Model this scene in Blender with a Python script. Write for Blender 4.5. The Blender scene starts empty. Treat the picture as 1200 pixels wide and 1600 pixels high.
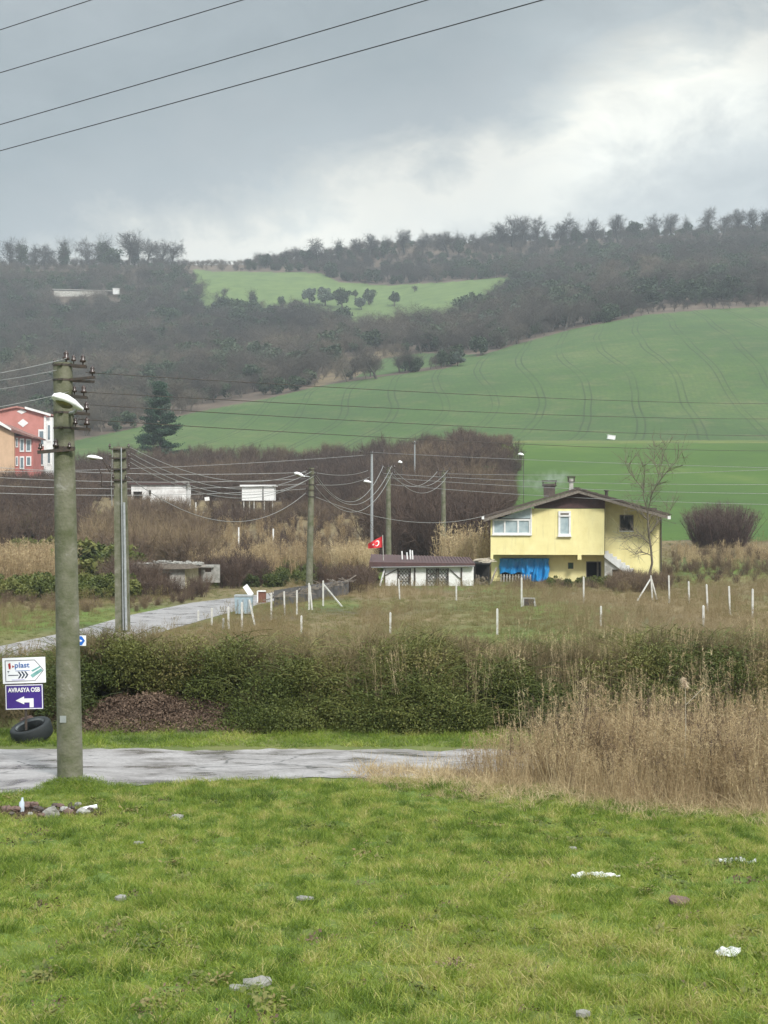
import bpy, math, random
import numpy as np
from mathutils import Vector, Matrix, noise as mnoise
R = math.radians
GRASS_N, FOREST_N = 98000, 9000
scene = bpy.context.scene
COL = scene.collection
F, PX0, HY, HC = 2200.0, 600.0, 800.0, 4.8      # focal length in photo pixels, centre, horizon, eye height

# ------------------------------------------------------------------ camera
cd = bpy.data.cameras.new('camera'); cam = bpy.data.objects.new('camera', cd); COL.objects.link(cam)
cd.sensor_fit = 'VERTICAL'; cd.sensor_height = 36.0; cd.lens = 36.0 * F / 1600.0
cd.clip_start = 0.1; cd.clip_end = 6000
cam.location = (0, 0, HC); cam.rotation_euler = (R(90), 0, 0)
scene.camera = cam
scene.render.resolution_x = 768; scene.render.resolution_y = 1024

# ------------------------------------------------------------------ light
SUN_EL, SUN_AZ = 42, 40      # azimuth from +Y towards +X
sd = bpy.data.lights.new('sun', 'SUN'); sd.energy = 2.6; sd.angle = R(10); sd.color = (1, .96, .9)
sun = bpy.data.objects.new('sun', sd); COL.objects.link(sun)
SUN_AZ = 150
dv = Vector((math.sin(R(SUN_AZ)) * math.cos(R(SUN_EL)), math.cos(R(SUN_AZ)) * math.cos(R(SUN_EL)), math.sin(R(SUN_EL))))
sun.rotation_euler = (-dv).to_track_quat('-Z', 'Y').to_euler(); sun.location = (0, 0, 60)
vs = scene.view_settings
vs.view_transform = 'Standard'; vs.look = 'None'; vs.exposure = 0.6; vs.gamma = 1.0; vs.use_curve_mapping = False

def lin(r, g, b):
    f = lambda c: (c / 255 / 12.92) if c / 255 <= .04045 else ((c / 255 + .055) / 1.055) ** 2.4
    return (f(r), f(g), f(b), 1)

class NT:
    def __init__(s, nt): s.nt = nt
    def n(s, typ, **kw):
        nd = s.nt.nodes.new(typ)
        for k, v in kw.items():
            if k.startswith('i_'):
                key = k[2:]; key = int(key) if key.isdigit() else key.replace('_', ' ')
                s.set(nd.inputs[key], v)
            else: setattr(nd, k, v)
        return nd
    def set(s, inp, v):
        if isinstance(v, bpy.types.NodeSocket): s.nt.links.new(v, inp)
        else: inp.default_value = v
    def math(s, op, a, b=0.0, c=0.0, clamp=False):
        nd = s.nt.nodes.new('ShaderNodeMath'); nd.operation = op; nd.use_clamp = clamp
        s.set(nd.inputs[0], a); s.set(nd.inputs[1], b); s.set(nd.inputs[2], c)
        return nd.outputs[0]
    def noise(s, vec, scale, detail=4, rough=.55, dist=0):
        nd = s.nt.nodes.new('ShaderNodeTexNoise'); s.set(nd.inputs['Vector'], vec)
        nd.inputs['Scale'].default_value = scale; nd.inputs['Detail'].default_value = detail
        nd.inputs['Roughness'].default_value = rough; nd.inputs['Distortion'].default_value = dist
        return nd.outputs['Fac']
    def ramp(s, fac, stops, interp='LINEAR'):
        nd = s.nt.nodes.new('ShaderNodeValToRGB'); s.set(nd.inputs[0], fac); cr = nd.color_ramp; cr.interpolation = interp
        while len(cr.elements) > 1: cr.elements.remove(cr.elements[-1])
        cr.elements[0].position = stops[0][0]; cr.elements[0].color = tuple(stops[0][1])[:3] + (1,)
        for p, c in stops[1:]:
            e = cr.elements.new(p); e.color = tuple(c)[:3] + (1,)
        return nd.outputs[0]
    def mix(s, fac, a, b, blend='MIX'):
        nd = s.nt.nodes.new('ShaderNodeMix'); nd.data_type = 'RGBA'; nd.blend_type = blend
        s.set(nd.inputs[0], fac)
        for i, v in ((6, a), (7, b)):
            if isinstance(v, (tuple, list)): v = tuple(v)[:3] + (1,)
            s.set(nd.inputs[i], v)
        return nd.outputs[2]
    def mapr(s, v, a, b, c=0.0, d=1.0, clamp=True):
        nd = s.nt.nodes.new('ShaderNodeMapRange'); nd.clamp = clamp
        for i, x in enumerate((v, a, b, c, d)): s.set(nd.inputs[i], x)
        return nd.outputs[0]

# ------------------------------------------------------------------ sky: an overcast cloud deck, brighter overhead
world = bpy.data.worlds.new('World'); scene.world = world; world.use_nodes = True
wt = world.node_tree; wt.nodes.clear(); w = NT(wt)
tc = w.n('ShaderNodeTexCoord'); gen = tc.outputs['Generated']
sep = w.n('ShaderNodeSeparateXYZ', i_0=gen)
sx, sy, sz = sep.outputs
st = w.n('ShaderNodeMapping', i_Vector=gen); st.inputs['Scale'].default_value = (1, 1, 1.7)
n1 = w.noise(st.outputs[0], 4.5, 7, .58, .4); n2 = w.noise(st.outputs[0], 16, 6, .6, .3); n3 = w.noise(st.outputs[0], 1.8, 3, .5)
s_ = w.math('ADD', w.math('MULTIPLY', sx, -.393), w.math('MULTIPLY', sz, .919))
s_ = w.math('SUBTRACT', s_, .232)
s_ = w.math('ADD', s_, w.math('MULTIPLY', w.math('SUBTRACT', n1, .5), .15))
s_ = w.math('ADD', s_, w.math('MULTIPLY', w.math('SUBTRACT', n2, .5), .11))
fac = w.mapr(s_, -.30, .22)
P = lambda v: (v + .30) / .52
cloud = w.ramp(fac, [(0, lin(176, 188, 194)), (P(-.17), lin(190, 199, 202)), (P(-.10), lin(212, 218, 217)), (P(-.055), lin(236, 238, 231)),
                     (P(-.022), lin(234, 234, 225)), (P(-.004), lin(204, 208, 204)), (P(.022), lin(174, 182, 184)), (P(.08), lin(157, 167, 170)), (P(.15), lin(162, 171, 174)), (1, lin(170, 177, 179))])
mot = w.mapr(w.math('ADD', n2, w.math('MULTIPLY', n3, .8)), .55, 1.25, .9, 1.1)
cloud = w.mix(1.0, cloud, mot, 'MULTIPLY')
def glow(cx, cz, r, amt):                     # brighter, thinner places in the cloud deck
    dn_ = w.n('ShaderNodeVectorMath', operation='DISTANCE'); w.set(dn_.inputs[0], gen); L_ = math.sqrt(1 + cx * cx + cz * cz); dn_.inputs[1].default_value = (cx / L_, 1 / L_, cz / L_)
    f_ = w.mapr(dn_.outputs['Value'], 0, r, 1, 0); f_ = w.math('MULTIPLY', w.math('MULTIPLY', f_, f_), w.mapr(n2, .36, .62, .25, 1.3)); return w.math('MULTIPLY', f_, amt)
gsum = w.math('ADD', glow(.165, .305, .12, .42), w.math('ADD', glow(-.06, .215, .10, .22), glow(.24, .285, .07, .2)))
cloud = w.mix(1.0, cloud, w.mix(1.0, (1, 1, 1), w.mix(gsum, (0, 0, 0), (1.0, .98, .90)), 'ADD'), 'MULTIPLY')
zen = w.mapr(sz, .34, 1.0, .68, 4.6)
cloud = w.mix(1.0, cloud, zen, 'MULTIPLY')
sky = w.n('ShaderNodeTexSky', sky_type='NISHITA', sun_disc=False, sun_elevation=R(SUN_EL), sun_rotation=R(SUN_AZ))
skyc = w.mix(1.0, sky.outputs[0], (.1, .1, .1), 'MULTIPLY')
final = w.mix(.92, skyc, cloud)
bg = w.n('ShaderNodeBackground', i_Color=final, i_Strength=1.0)
ow = w.n('ShaderNodeOutputWorld', i_Surface=bg.outputs[0])

# ------------------------------------------------------------------ helpers: tagging, meshes
def tag(o, label=None, cat=None, group=None, kind=None):
    if label: o['label'] = label
    if cat: o['category'] = cat
    if group: o['group'] = group
    if kind: o['kind'] = kind
    return o
def thing(name, loc, label, cat, group=None, rz=0):
    o = bpy.data.objects.new(name, None); COL.objects.link(o); o.location = loc; o.rotation_euler = (0, 0, rz)
    o.empty_display_size = .2
    return tag(o, label, cat, group)

class MB:
    def __init__(s): s.v = []; s.f = []; s.sm = []; s.n = 0
    def add(s, verts, faces, smooth=False):
        verts = np.asarray(verts, dtype=float).reshape(-1, 3)
        s.v.append(verts)
        for f in faces:
            s.f.append(tuple(int(i) + s.n for i in f)); s.sm.append(smooth)
        s.n += len(verts)
    def box(s, c, size, rot=None, taper=1.0):
        x, y, z = [k / 2 for k in size]
        vs_ = [(-x, -y, -z), (x, -y, -z), (x, y, -z), (-x, y, -z), (-x * taper, -y * taper, z), (x * taper, -y * taper, z), (x * taper, y * taper, z), (-x * taper, y * taper, z)]
        M = rot if rot is not None else Matrix.Identity(3)
        s.add([tuple(M @ Vector(v) + Vector(c)) for v in vs_], [(0, 3, 2, 1), (4, 5, 6, 7), (0, 1, 5, 4), (1, 2, 6, 5), (2, 3, 7, 6), (3, 0, 4, 7)])
        return s
    def bar(s, p0, p1, wx, wy=None):
        p0 = Vector(p0); p1 = Vector(p1); d = p1 - p0; q = d.to_track_quat('Z', 'Y').to_matrix()
        return s.box((p0 + p1) / 2, (wx, wy or wx, d.length), q)
    def tube(s, pts, rad, n=8, cap=True, smooth=True):
        pts = [Vector(p) for p in pts]
        if not hasattr(rad, '__len__'): rad = [rad] * len(pts)
        vs_, fs = [], []
        for i, p in enumerate(pts):
            d = (pts[min(i + 1, len(pts) - 1)] - pts[max(i - 1, 0)]).normalized()
            a = d.cross(Vector((.13, .21, .97)) if abs(d.z) < .9 else Vector((1, .1, 0))).normalized(); b = d.cross(a)
            for k in range(n):
                t = 2 * math.pi * k / n
                vs_.append(p + (a * math.cos(t) + b * math.sin(t)) * rad[i])
        for i in range(len(pts) - 1):
            for k in range(n):
                k2 = (k + 1) % n
                fs.append((i * n + k, i * n + k2, (i + 1) * n + k2, (i + 1) * n + k))
        s.add([tuple(v) for v in vs_], fs, smooth)
        if cap:
            s.add([tuple(v) for v in vs_[:n]], [tuple(range(n))]); s.add([tuple(v) for v in vs_[-n:]], [tuple(range(n))[::-1]])
        return s
    def prism(s, poly, y0, y1):      # polygon in x,z extruded along y
        n = len(poly)
        vs_ = [(x, y0, z) for x, z in poly] + [(x, y1, z) for x, z in poly]
        s.add(vs_, [tuple(range(n)), tuple(range(n, 2 * n))[::-1]] + [(i, (i + 1) % n + 0, (i + 1) % n + n, i + n) for i in range(n)])
        return s
    def wall(s, x0, x1, z0, z1, y, th, holes=()):     # wall facing -y with rectangular openings and reveals
        xs = sorted({x0, x1, *[h[0] for h in holes], *[h[1] for h in holes]}); zs = sorted({z0, z1, *[h[2] for h in holes], *[h[3] for h in holes]})
        for i in range(len(xs) - 1):
            for j in range(len(zs) - 1):
                cx, cz = (xs[i] + xs[i + 1]) / 2, (zs[j] + zs[j + 1]) / 2
                if any(h[0] < cx < h[1] and h[2] < cz < h[3] for h in holes): continue
                a, b, c, d = xs[i], xs[i + 1], zs[j], zs[j + 1]
                s.add([(a, y, c), (b, y, c), (b, y, d), (a, y, d)], [(0, 1, 2, 3)])
                s.add([(a, y + th, c), (b, y + th, c), (b, y + th, d), (a, y + th, d)], [(3, 2, 1, 0)])
        for (a, b, c, d) in list(holes) + [(x1, x0, z0, z1)]:
            s.add([(a, y, c), (a, y + th, c), (a, y + th, d), (a, y, d), (b, y, c), (b, y + th, c), (b, y + th, d), (b, y, d)], [(0, 1, 2, 3), (7, 6, 5, 4), (0, 4, 5, 1), (3, 2, 6, 7)])
        return s
    def mesh(s, name, mat, off=(0, 0, 0)):
        me = bpy.data.meshes.new(name)
        v = np.concatenate(s.v) - np.array(off) if s.v else np.zeros((0, 3))
        me.from_pydata(v.tolist(), [], s.f)
        me.polygons.foreach_set('use_smooth', s.sm)
        if mat: me.materials.append(mat)
        me.update()
        return me
    def build(s, name, mat, parent=None, off=None):
        if off is None: off = tuple(parent.matrix_basis.translation) if parent is not None and parent.get('_w', True) else (0, 0, 0)
        p = parent
        while p is not None and p.parent is not None:      # world offset of nested parts is the thing's own
            p = p.parent
        if p is not None: off = tuple(p.location)
        o = bpy.data.objects.new(name, s.mesh(name, mat, off)); COL.objects.link(o)
        if parent is not None: o.parent = parent
        return o
def solo(name, mb, mat, label, cat, group=None, kind=None, base=None):
    """a thing that is one mesh; origin moved to base"""
    v = np.concatenate(mb.v)
    b = base or (float(v[:, 0].mean()), float(v[:, 1].mean()), float(v[:, 2].min()))
    o = bpy.data.objects.new(name, mb.mesh(name, mat, b)); COL.objects.link(o); o.location = b
    return tag(o, label, cat, group, kind)

# ------------------------------------------------------------------ materials
def base_mat(name):
    m = bpy.data.materials.new(name); m.use_nodes = True
    t = NT(m.node_tree); b = m.node_tree.nodes['Principled BSDF']
    return m, t, b
def M_(name, c1, c2=None, scale=3.0, rough=.8, bump=0.0, bscale=None, metal=0.0, spec=.5, c3=None, detail=6):
    m, t, b = base_mat(name)
    co = t.n('ShaderNodeTexCoord').outputs['Object']
    c2 = c2 or tuple(x * .75 for x in c1[:3])
    nz = t.noise(co, scale, detail, .6)
    stops = [(.32, c2), (.62, c1)]
    if c3: stops.append((.75, c3))
    t.set(b.inputs['Base Color'], t.ramp(nz, stops))
    b.inputs['Roughness'].default_value = rough; b.inputs['Metallic'].default_value = metal; b.inputs['Specular IOR Level'].default_value = spec
    if bump:
        bn = t.n('ShaderNodeBump', i_Height=t.noise(co, bscale or scale * 5, 5), i_Strength=bump); bn.inputs['Distance'].default_value = .02
        t.set(b.inputs['Normal'], bn.outputs[0])
    return m
def leafmat(name, stops, rough=.6, spec=.25, trans=0.0, wt_=(.55, .25, .25)):
    m, t, b = base_mat(name)
    a = t.n('ShaderNodeAttribute', attribute_name='tint', attribute_type='INSTANCER').outputs['Fac']
    r = t.n('ShaderNodeObjectInfo').outputs['Random']; g = t.n('ShaderNodeNewGeometry').outputs['Random Per Island']
    f = t.math('ADD', t.math('MULTIPLY', a, wt_[0]), t.math('ADD', t.math('MULTIPLY', r, wt_[1]), t.math('MULTIPLY', g, wt_[2])))
    c = t.ramp(f, stops)
    t.set(b.inputs['Base Color'], c)
    b.inputs['Roughness'].default_value = rough; b.inputs['Specular IOR Level'].default_value = spec
    if trans:
        tr = t.n('ShaderNodeBsdfTranslucent', i_Color=c)
        mx = t.n('ShaderNodeMixShader', i_0=trans, i_1=b.outputs[0], i_2=tr.outputs[0])
        t.nt.links.new(mx.outputs[0], t.nt.nodes['Material Output'].inputs[0])
    return m

# ------------------------------------------------------------------ terrain heights
NP = np.linspace(-1400, 2600, 401)                       # photo columns
ND = np.exp(np.linspace(math.log(4), math.log(2200), 900))
kp = [-400, 0, 200, 400, 500, 600, 800, 1000, 1200, 1600]
far = {140: [882, 882, 880, 876, 873, 868, 862, 852, 847, 847],
       200: [772, 776, 790, 800, 800, 800, 790, 772, 767, 765],
       262: [748, 748, 750, 750, 748, 742, 697, 691.5, 690.5, 690],
       300: [735, 728, 722, 718, 716, 712, 689, 686.5, 686, 686],
       340: [705, 698, 690, 686, 680, 674, 655, 645, 640, 635],
       400: [672, 668, 655, 630, 615, 602, 584, 566, 558, 550],
       460: [650, 645, 630, 607, 592, 578, 553, 525, 515, 505],
       530: [610, 608, 600, 578, 567, 556, 530, 488, 478, 470],
       650: [560, 558, 545, 528, 520, 512, 482, 455, 448, 440],
       740: [510, 505, 500, 498, 496, 492, 458, 425, 418, 412],
       880: [440, 438, 432, 428, 430, 436, 415, 394, 386, 380],
       950: [412, 412, 409, 412, 399, 380, 375, 366, 358, 350],
       1000: [409, 409, 408, 411, 398, 379, 374, 365, 357, 349]}
nearK = [(-100, 1.45), (4, 1.4), (10, 1.15), (14, .82), (18, .38), (22, .08), (24, 0), (45, 0), (60, -.1), (105, -.5)]
ZG = np.zeros((len(NP), len(ND)))
for i, px in enumerate(NP):
    ds = [k[0] for k in nearK]; zs = [k[1] for k in nearK]
    for d, row in far.items():
        py = np.interp(px, kp, row); ds.append(d); zs.append(HC + (HY - py) * d / F)
    top = zs[-1]; ds += [1100, 1300, 2200]; zs += [top * .97, top * .8, top * .5]
    ZG[i] = np.interp(ND, ds, zs)
k = np.hanning(25); k /= k.sum()
for i in range(len(NP)):
    pad = np.concatenate([np.full(12, ZG[i][0]), ZG[i], np.full(12, ZG[i][-1])]); sm_ = np.convolve(pad, k, 'valid')
    far_w = np.clip((ND - 110) / 60, 0, 1); ZG[i] = ZG[i] * (1 - far_w) + sm_ * far_w
k = np.hanning(11); k /= k.sum()
Zp = np.pad(ZG, ((5, 5), (0, 0)), 'edge')
ZG = sum(Zp[j:j + len(NP)] * k[j] for j in range(11))
LD0, LDS = math.log(4), (math.log(2200) - math.log(4)) / 899
def zpd(px, d):
    fi = min(max((px + 1400) / 10, 0), 399.999); fj = min(max((math.log(max(d, 4)) - LD0) / LDS, 0), 898.999)
    i, j = int(fi), int(fj); a, b = fi - i, fj - j
    return float((ZG[i, j] * (1 - a) + ZG[i + 1, j] * a) * (1 - b) + (ZG[i, j + 1] * (1 - a) + ZG[i + 1, j + 1] * a) * b)
def bumpz(x, y):
    z = 0.0
    dx, dy = x + 5.57, y - 25.2                                    # grassy mound at the foot of the near pole
    z += .13 * math.exp(-(dx * dx / .7 + dy * dy / .5))
    if y < 24.5:
        z += .07 * (mnoise.noise(Vector((x * .5, y * .5, 1))) ) + .05 * mnoise.noise(Vector((x * 2, y * 2, 5))) + .03 * mnoise.noise(Vector((x * 5, y * 5, 6)))
        z *= min(1, max(0, (25.0 - y) / 1.0)) if y > 24 else 1
    if 30.2 < y < 34 and -8.2 < x < -3.2:                          # bank of bare earth
        z += .50 * math.exp(-(((x + 5.1) / 1.9) ** 2 + ((y - 31.9) / .9) ** 2)) * (1 + .7 * mnoise.noise(Vector((x * 1.8, y * 1.8, 2))))
    if y > 420:
        z += 2.0 * mnoise.noise(Vector((x * .01, y * .01, 3))) * min(1, (y - 420) / 200)
    return z
def zw(x, y):
    yy = max(y, 4.0)
    return zpd(PX0 + F * x / max(yy, 30) if yy > 105 else 600, yy) + bumpz(x, y)
def ground(px, py, dmin=8.0, dmax=1000):
    d = dmin; u = (px - PX0) / F; prev = None
    while d < dmax:
        z = zw(u * d, d); py_t = HY - (z - HC) * F / d
        if py_t <= py:
            if prev is not None:
                d0, p0 = prev; t = (p0 - py) / max(p0 - py_t, 1e-6); d = d0 + (d - d0) * t
            return Vector((u * d, d, zw(u * d, d)))
        prev = (d, py_t); d *= 1.004
    return Vector((u * d, d, zw(u * d, d)))
def at(px, py, d): return Vector(((px - PX0) / F * d, d, HC + (HY - py) * d / F))
def pyz(x, y): return HY - (zw(x, y) - HC) * F / y

def inpoly(x, y, poly):
    c = False; j = len(poly) - 1
    for i in range(len(poly)):
        xi, yi = poly[i]; xj, yj = poly[j]
        if (yi > y) != (yj > y) and x < (xj - xi) * (y - yi) / (yj - yi) + xi: c = not c
        j = i
    return c
HILL = [(-100, 725), (90, 700), (110, 690), (215, 668), (300, 645), (420, 622), (500, 603), (600, 588), (700, 575), (745, 558), (800, 540), (900, 513), (1010, 492), (1100, 484), (1200, 479), (1900, 470), (1900, 687.5), (780, 688.5), (700, 720), (300, 725), (90, 725)]
STRIP = [(555, 590), (600, 560), (660, 552), (745, 554), (745, 562), (700, 569), (600, 585)]
LOWER = [(800, 692.5), (1900, 692), (1900, 842), (1060, 846), (1000, 848), (800, 860), (770, 800)]
CLEAR = [(300, 420), (330, 424), (500, 426), (530, 441), (600, 446), (700, 441), (800, 432), (800, 452), (740, 488), (700, 504), (640, 518), (560, 518), (470, 496), (400, 488), (310, 490)]
SCRUB = [(480, 608), (560, 588), (600, 560), (640, 552), (600, 545), (540, 560), (500, 585)]
def pxf(x, y): return PX0 + F * x / max(y, 1)

us = np.concatenate([np.linspace(-1.3, -.36, 24)[:-1], np.linspace(-.36, .36, 330), np.linspace(.36, 1.3, 24)[1:]])
ys = np.concatenate([[-60, -30, -10, 0], np.exp(np.linspace(math.log(4), math.log(30), 230)), np.exp(np.linspace(math.log(30.3), math.log(262), 110)), np.exp(np.linspace(math.log(263), math.log(1000), 230)), [1040, 1100, 1200, 1400, 1700, 2100]])
verts, c1a, c2a = [], [], []
for y in ys:
    for u in us:
        x = u * max(y, 30); z = zw(x, y); verts.append((x, y, z))
        crop = lower = clr = lush = dry = earth = 0.0
        if y > 130:
            px = pxf(x, y); py = HY - (z - HC) * F / y
            if inpoly(px, py, HILL) or (inpoly(px, py, STRIP) and y > 380): crop = 1
            elif inpoly(px, py, LOWER) and 135 < y < 300: lower = 1
            elif y > 600 and inpoly(px, py, CLEAR): clr = 1
            elif px > 760 and 250 < y < 320: dry = .3; lush = .6
            elif y < 215: dry = .6; lush = .4
            elif inpoly(px, py, SCRUB): dry = .5
        elif y < 24.8: lush = 1
        elif y < 36: lush = .6; dry = .4
        else: lush = .5 + .5 * mnoise.noise(Vector((x * .09, y * .05, 0))); dry = 1 - lush
        if 30.2 < y < 33.2 and math.exp(-(((x + 5.3) / 1.5) ** 2 + ((y - 31.7) / 1.0) ** 2)) > .25: earth = 1; lush = dry = 0
        if math.exp(-(((x + 5.35) / .95) ** 2 + ((y - 22.1) / .36) ** 2)) > .3: earth = 1; lush = dry = 0
        c1a.append((crop, lower, clr, 1)); c2a.append((lush, dry, earth, 1))
nu = len(us)
faces = [(j * nu + i, j * nu + i + 1, (j + 1) * nu + i + 1, (j + 1) * nu + i) for j in range(len(ys) - 1) for i in range(nu - 1)]
me = bpy.data.meshes.new('ground'); me.from_pydata(verts, [], faces); me.polygons.foreach_set('use_smooth', [True] * len(faces))
for nm, arr in (('cover', c1a), ('plants', c2a)):
    at_ = me.color_attributes.new(nm, 'FLOAT_COLOR', 'POINT'); at_.data.foreach_set('color', np.array(arr, dtype=np.float32).ravel())
m, t, b = base_mat('ground_cover')
pos = t.n('ShaderNodeTexCoord').outputs['Object']
A1 = t.n('ShaderNodeAttribute', attribute_name='cover').outputs['Color']; A2 = t.n('ShaderNodeAttribute', attribute_name='plants').outputs['Color']
s1 = t.n('ShaderNodeSeparateColor', i_0=A1).outputs; s2 = t.n('ShaderNodeSeparateColor', i_0=A2).outputs
nf = t.noise(pos, 1.3, 8, .65); nm_ = t.noise(pos, .12, 6, .6); nl = t.noise(pos, .02, 4, .6); nff = t.noise(pos, 9, 6, .7)
def edge(a): return t.mapr(t.math('ADD', a, t.math('MULTIPLY', t.math('SUBTRACT', nm_, .5), .5)), .35, .65)
col = t.ramp(nm_, [(.3, (.060, .046, .036)), (.7, (.125, .095, .07))])
xyz = t.n('ShaderNodeSeparateXYZ', i_0=pos).outputs
lushc = t.mix(nf, (.05, .075, .018), (.13, .19, .04)); lushc = t.mix(t.mapr(nm_, .5, .75), lushc, (.15, .14, .05))
col = t.mix(edge(s2[0]), col, lushc)
dryc = t.mix(nf, (.10, .075, .04), (.24, .185, .095)); col = t.mix(edge(s2[1]), col, dryc)
earthc = t.mix(nff, (.035, .022, .017), (.13, .085, .06)); col = t.mix(edge(s2[2]), col, earthc)
# the sown hillside: drill rows and pairs of wheel tracks
sx_ = t.math('SUBTRACT', xyz[0], t.math('MULTIPLY', xyz[1], .114))
wob = t.math('MULTIPLY', t.math('SUBTRACT', t.noise(pos, .006, 1, .4), .5), 40.0)
wob2 = t.math('MULTIPLY', t.math('SUBTRACT', t.noise(pos, .03, 1, .4), .5), 2.5)
sx_ = t.math('ADD', t.math('ADD', sx_, wob), wob2)
fr = t.math('FRACT', t.math('MULTIPLY', sx_, 1 / 12.5))
def line(c, wd): return t.math('SUBTRACT', 1.0, t.mapr(t.math('ABSOLUTE', t.math('SUBTRACT', fr, c)), wd * .4, wd))
trk = t.math('MAXIMUM', line(.42, .023), line(.56, .023))
trk = t.math('MULTIPLY', trk, t.mapr(t.noise(pos, .03, 3), .36, .6, .25, .85))
rows = t.math('MULTIPLY', t.math('SINE', t.math('MULTIPLY', sx_, 4.2)), .5)
cropc = t.ramp(t.math('ADD', nl, t.math('MULTIPLY', t.math('SUBTRACT', nf, .5), .5)), [(.3, (.042, .074, .024)), (.5, (.054, .096, .027)), (.72, (.084, .118, .038))])
cropc = t.mix(t.mapr(nm_, .5, .75, 0, .55), cropc, (.13, .13, .06))
cropc = t.mix(t.math('MULTIPLY', t.math('ADD', rows, .5), .16), cropc, (.035, .07, .025))
nmid = t.noise(pos, .45, 5, .7); cropc = t.mix(t.mapr(nmid, .4, .7, 0, .55), cropc, (.035, .058, .026)); cropc = t.mix(t.mapr(nmid, .56, .3, 0, .0), cropc, (.1, .13, .05)); cropc = t.mix(trk, cropc, (.030, .044, .020))
col = t.mix(edge(s1[0]), col, cropc)
lowc = t.ramp(t.math('ADD', nl, t.math('MULTIPLY', t.math('SUBTRACT', nm_, .5), .35)), [(.3, (.044, .080, .018)), (.55, (.064, .110, .021)), (.75, (.125, .15, .042))])
lowc = t.mix(t.mapr(nmid, .42, .7, 0, .4), lowc, (.035, .07, .02)); lowc = t.mix(t.math('MULTIPLY', nf, .3), lowc, (.04, .09, .02))
col = t.mix(edge(s1[1]), col, lowc)
clrc = t.ramp(nm_, [(.3, (.062, .098, .032)), (.65, (.10, .142, .045))]); col = t.mix(edge(s1[2]), col, clrc)
t.set(b.inputs['Base Color'], col); b.inputs['Roughness'].default_value = .95; b.inputs['Specular IOR Level'].default_value = .15
bn = t.n('ShaderNodeBump', i_Height=nff, i_Strength=.5); bn.inputs['Distance'].default_value = .04; t.set(b.inputs['Normal'], bn.outputs[0])
me.materials.append(m)
gobj = bpy.data.objects.new('ground', me); COL.objects.link(gobj); tag(gobj, kind='structure')

# ------------------------------------------------------------------ roads
def strip(name, A, B, mat, n, mm, lift):
    def samp(E, t_):
        xs = [e[0] for e in E]; return (xs[0] + (xs[-1] - xs[0]) * t_, None)
    vs_, fs = [], []
    wa = [ground(px, py) for px, py in A]; wb = [ground(px, py) for px, py in B]
    def along(W, t_):
        L = [0]
        for i in range(1, len(W)): L.append(L[-1] + (W[i] - W[i - 1]).length)
        s = t_ * L[-1]; x = np.interp(s, L, [p.x for p in W]); y = np.interp(s, L, [p.y for p in W]); return x, y
    for i in range(n + 1):
        a = along(wa, i / n); c = along(wb, i / n)
        ja = .35 * mnoise.noise(Vector((a[0] * .9, a[1], 3))) + .15 * mnoise.noise(Vector((a[0] * 4, a[1], 3))); jb = .22 * mnoise.noise(Vector((c[0] * .9, c[1], 9))) + .12 * mnoise.noise(Vector((c[0] * 4, c[1], 3)))
        for j in range(mm + 1):
            q = j / mm; x = a[0] * (1 - q) + c[0] * q; y = (a[1] + ja) * (1 - q) + (c[1] + jb) * q
            vs_.append((x, y, zw(x, y) + lift))
    for i in range(n):
        for j in range(mm):
            fs.append((i * (mm + 1) + j, (i + 1) * (mm + 1) + j, (i + 1) * (mm + 1) + j + 1, i * (mm + 1) + j + 1))
    mb = MB(); mb.add(vs_, fs, True); o = mb.build(name, mat, None, (0, 0, 0)); return tag(o, kind='structure')
m, t, b = base_mat('wet_road')
pos = t.n('ShaderNodeTexCoord').outputs['Object']
mp = t.n('ShaderNodeMapping', i_Vector=pos); mp.inputs['Scale'].default_value = (.7, 1.5, 1)
a_ = t.noise(mp.outputs[0], 1.2, 8, .62, .4); c_ = t.noise(pos, 22, 6, .7); 
col = t.ramp(a_, [(.30, (.09, .080, .077)), (.42, (.225, .205, .20)), (.62, (.33, .31, .305))])
vo = t.n('ShaderNodeTexVoronoi', feature='DISTANCE_TO_EDGE', i_Vector=t.mix(.25, mp.outputs[0], t.n('ShaderNodeTexNoise', i_Vector=mp.outputs[0], i_Scale=2.0).outputs['Color'])); vo.inputs['Scale'].default_value = 1.5
crk = t.math('MULTIPLY', t.math('SUBTRACT', 1.0, t.mapr(vo.outputs[0], .005, .03)), t.mapr(t.noise(pos, .5, 3), .45, .6))
col = t.mix(t.mapr(c_, .4, .7, 0, .6), col, (.09, .083, .08)); col = t.mix(t.math('MULTIPLY', crk, .8), col, (.035, .033, .03))
t.set(b.inputs['Base Color'], col); t.set(b.inputs['Roughness'], t.mapr(a_, .34, .56, .14, .6)); b.inputs['Specular IOR Level'].default_value = .6
bn = t.n('ShaderNodeBump', i_Height=t.math('ADD', c_, a_), i_Strength=.35); bn.inputs['Distance'].default_value = .015; t.set(b.inputs['Normal'], bn.outputs[0])
ROADM = m
strip('road', [(-700, 1171), (0, 1171), (400, 1171), (700, 1171), (1000, 1174), (1900, 1190)], [(-700, 1275), (-60, 1248), (0, 1243), (45, 1238), (85, 1222), (140, 1220), (185, 1231), (300, 1222), (600, 1214), (1000, 1222), (1900, 1240)], ROADM, 320, 14, .012)
TR_UP = [(-500, 1120), (-200, 1062), (0, 1010), (120, 985), (200, 962), (300, 942), (400, 930), (440, 924)]
TR_LO = [(-500, 1200), (-200, 1110), (0, 1038), (120, 1017), (200, 1003), (300, 974), (400, 946), (450, 934)]
strip('path', TR_UP, TR_LO, ROADM, 120, 14, .015)

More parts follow.
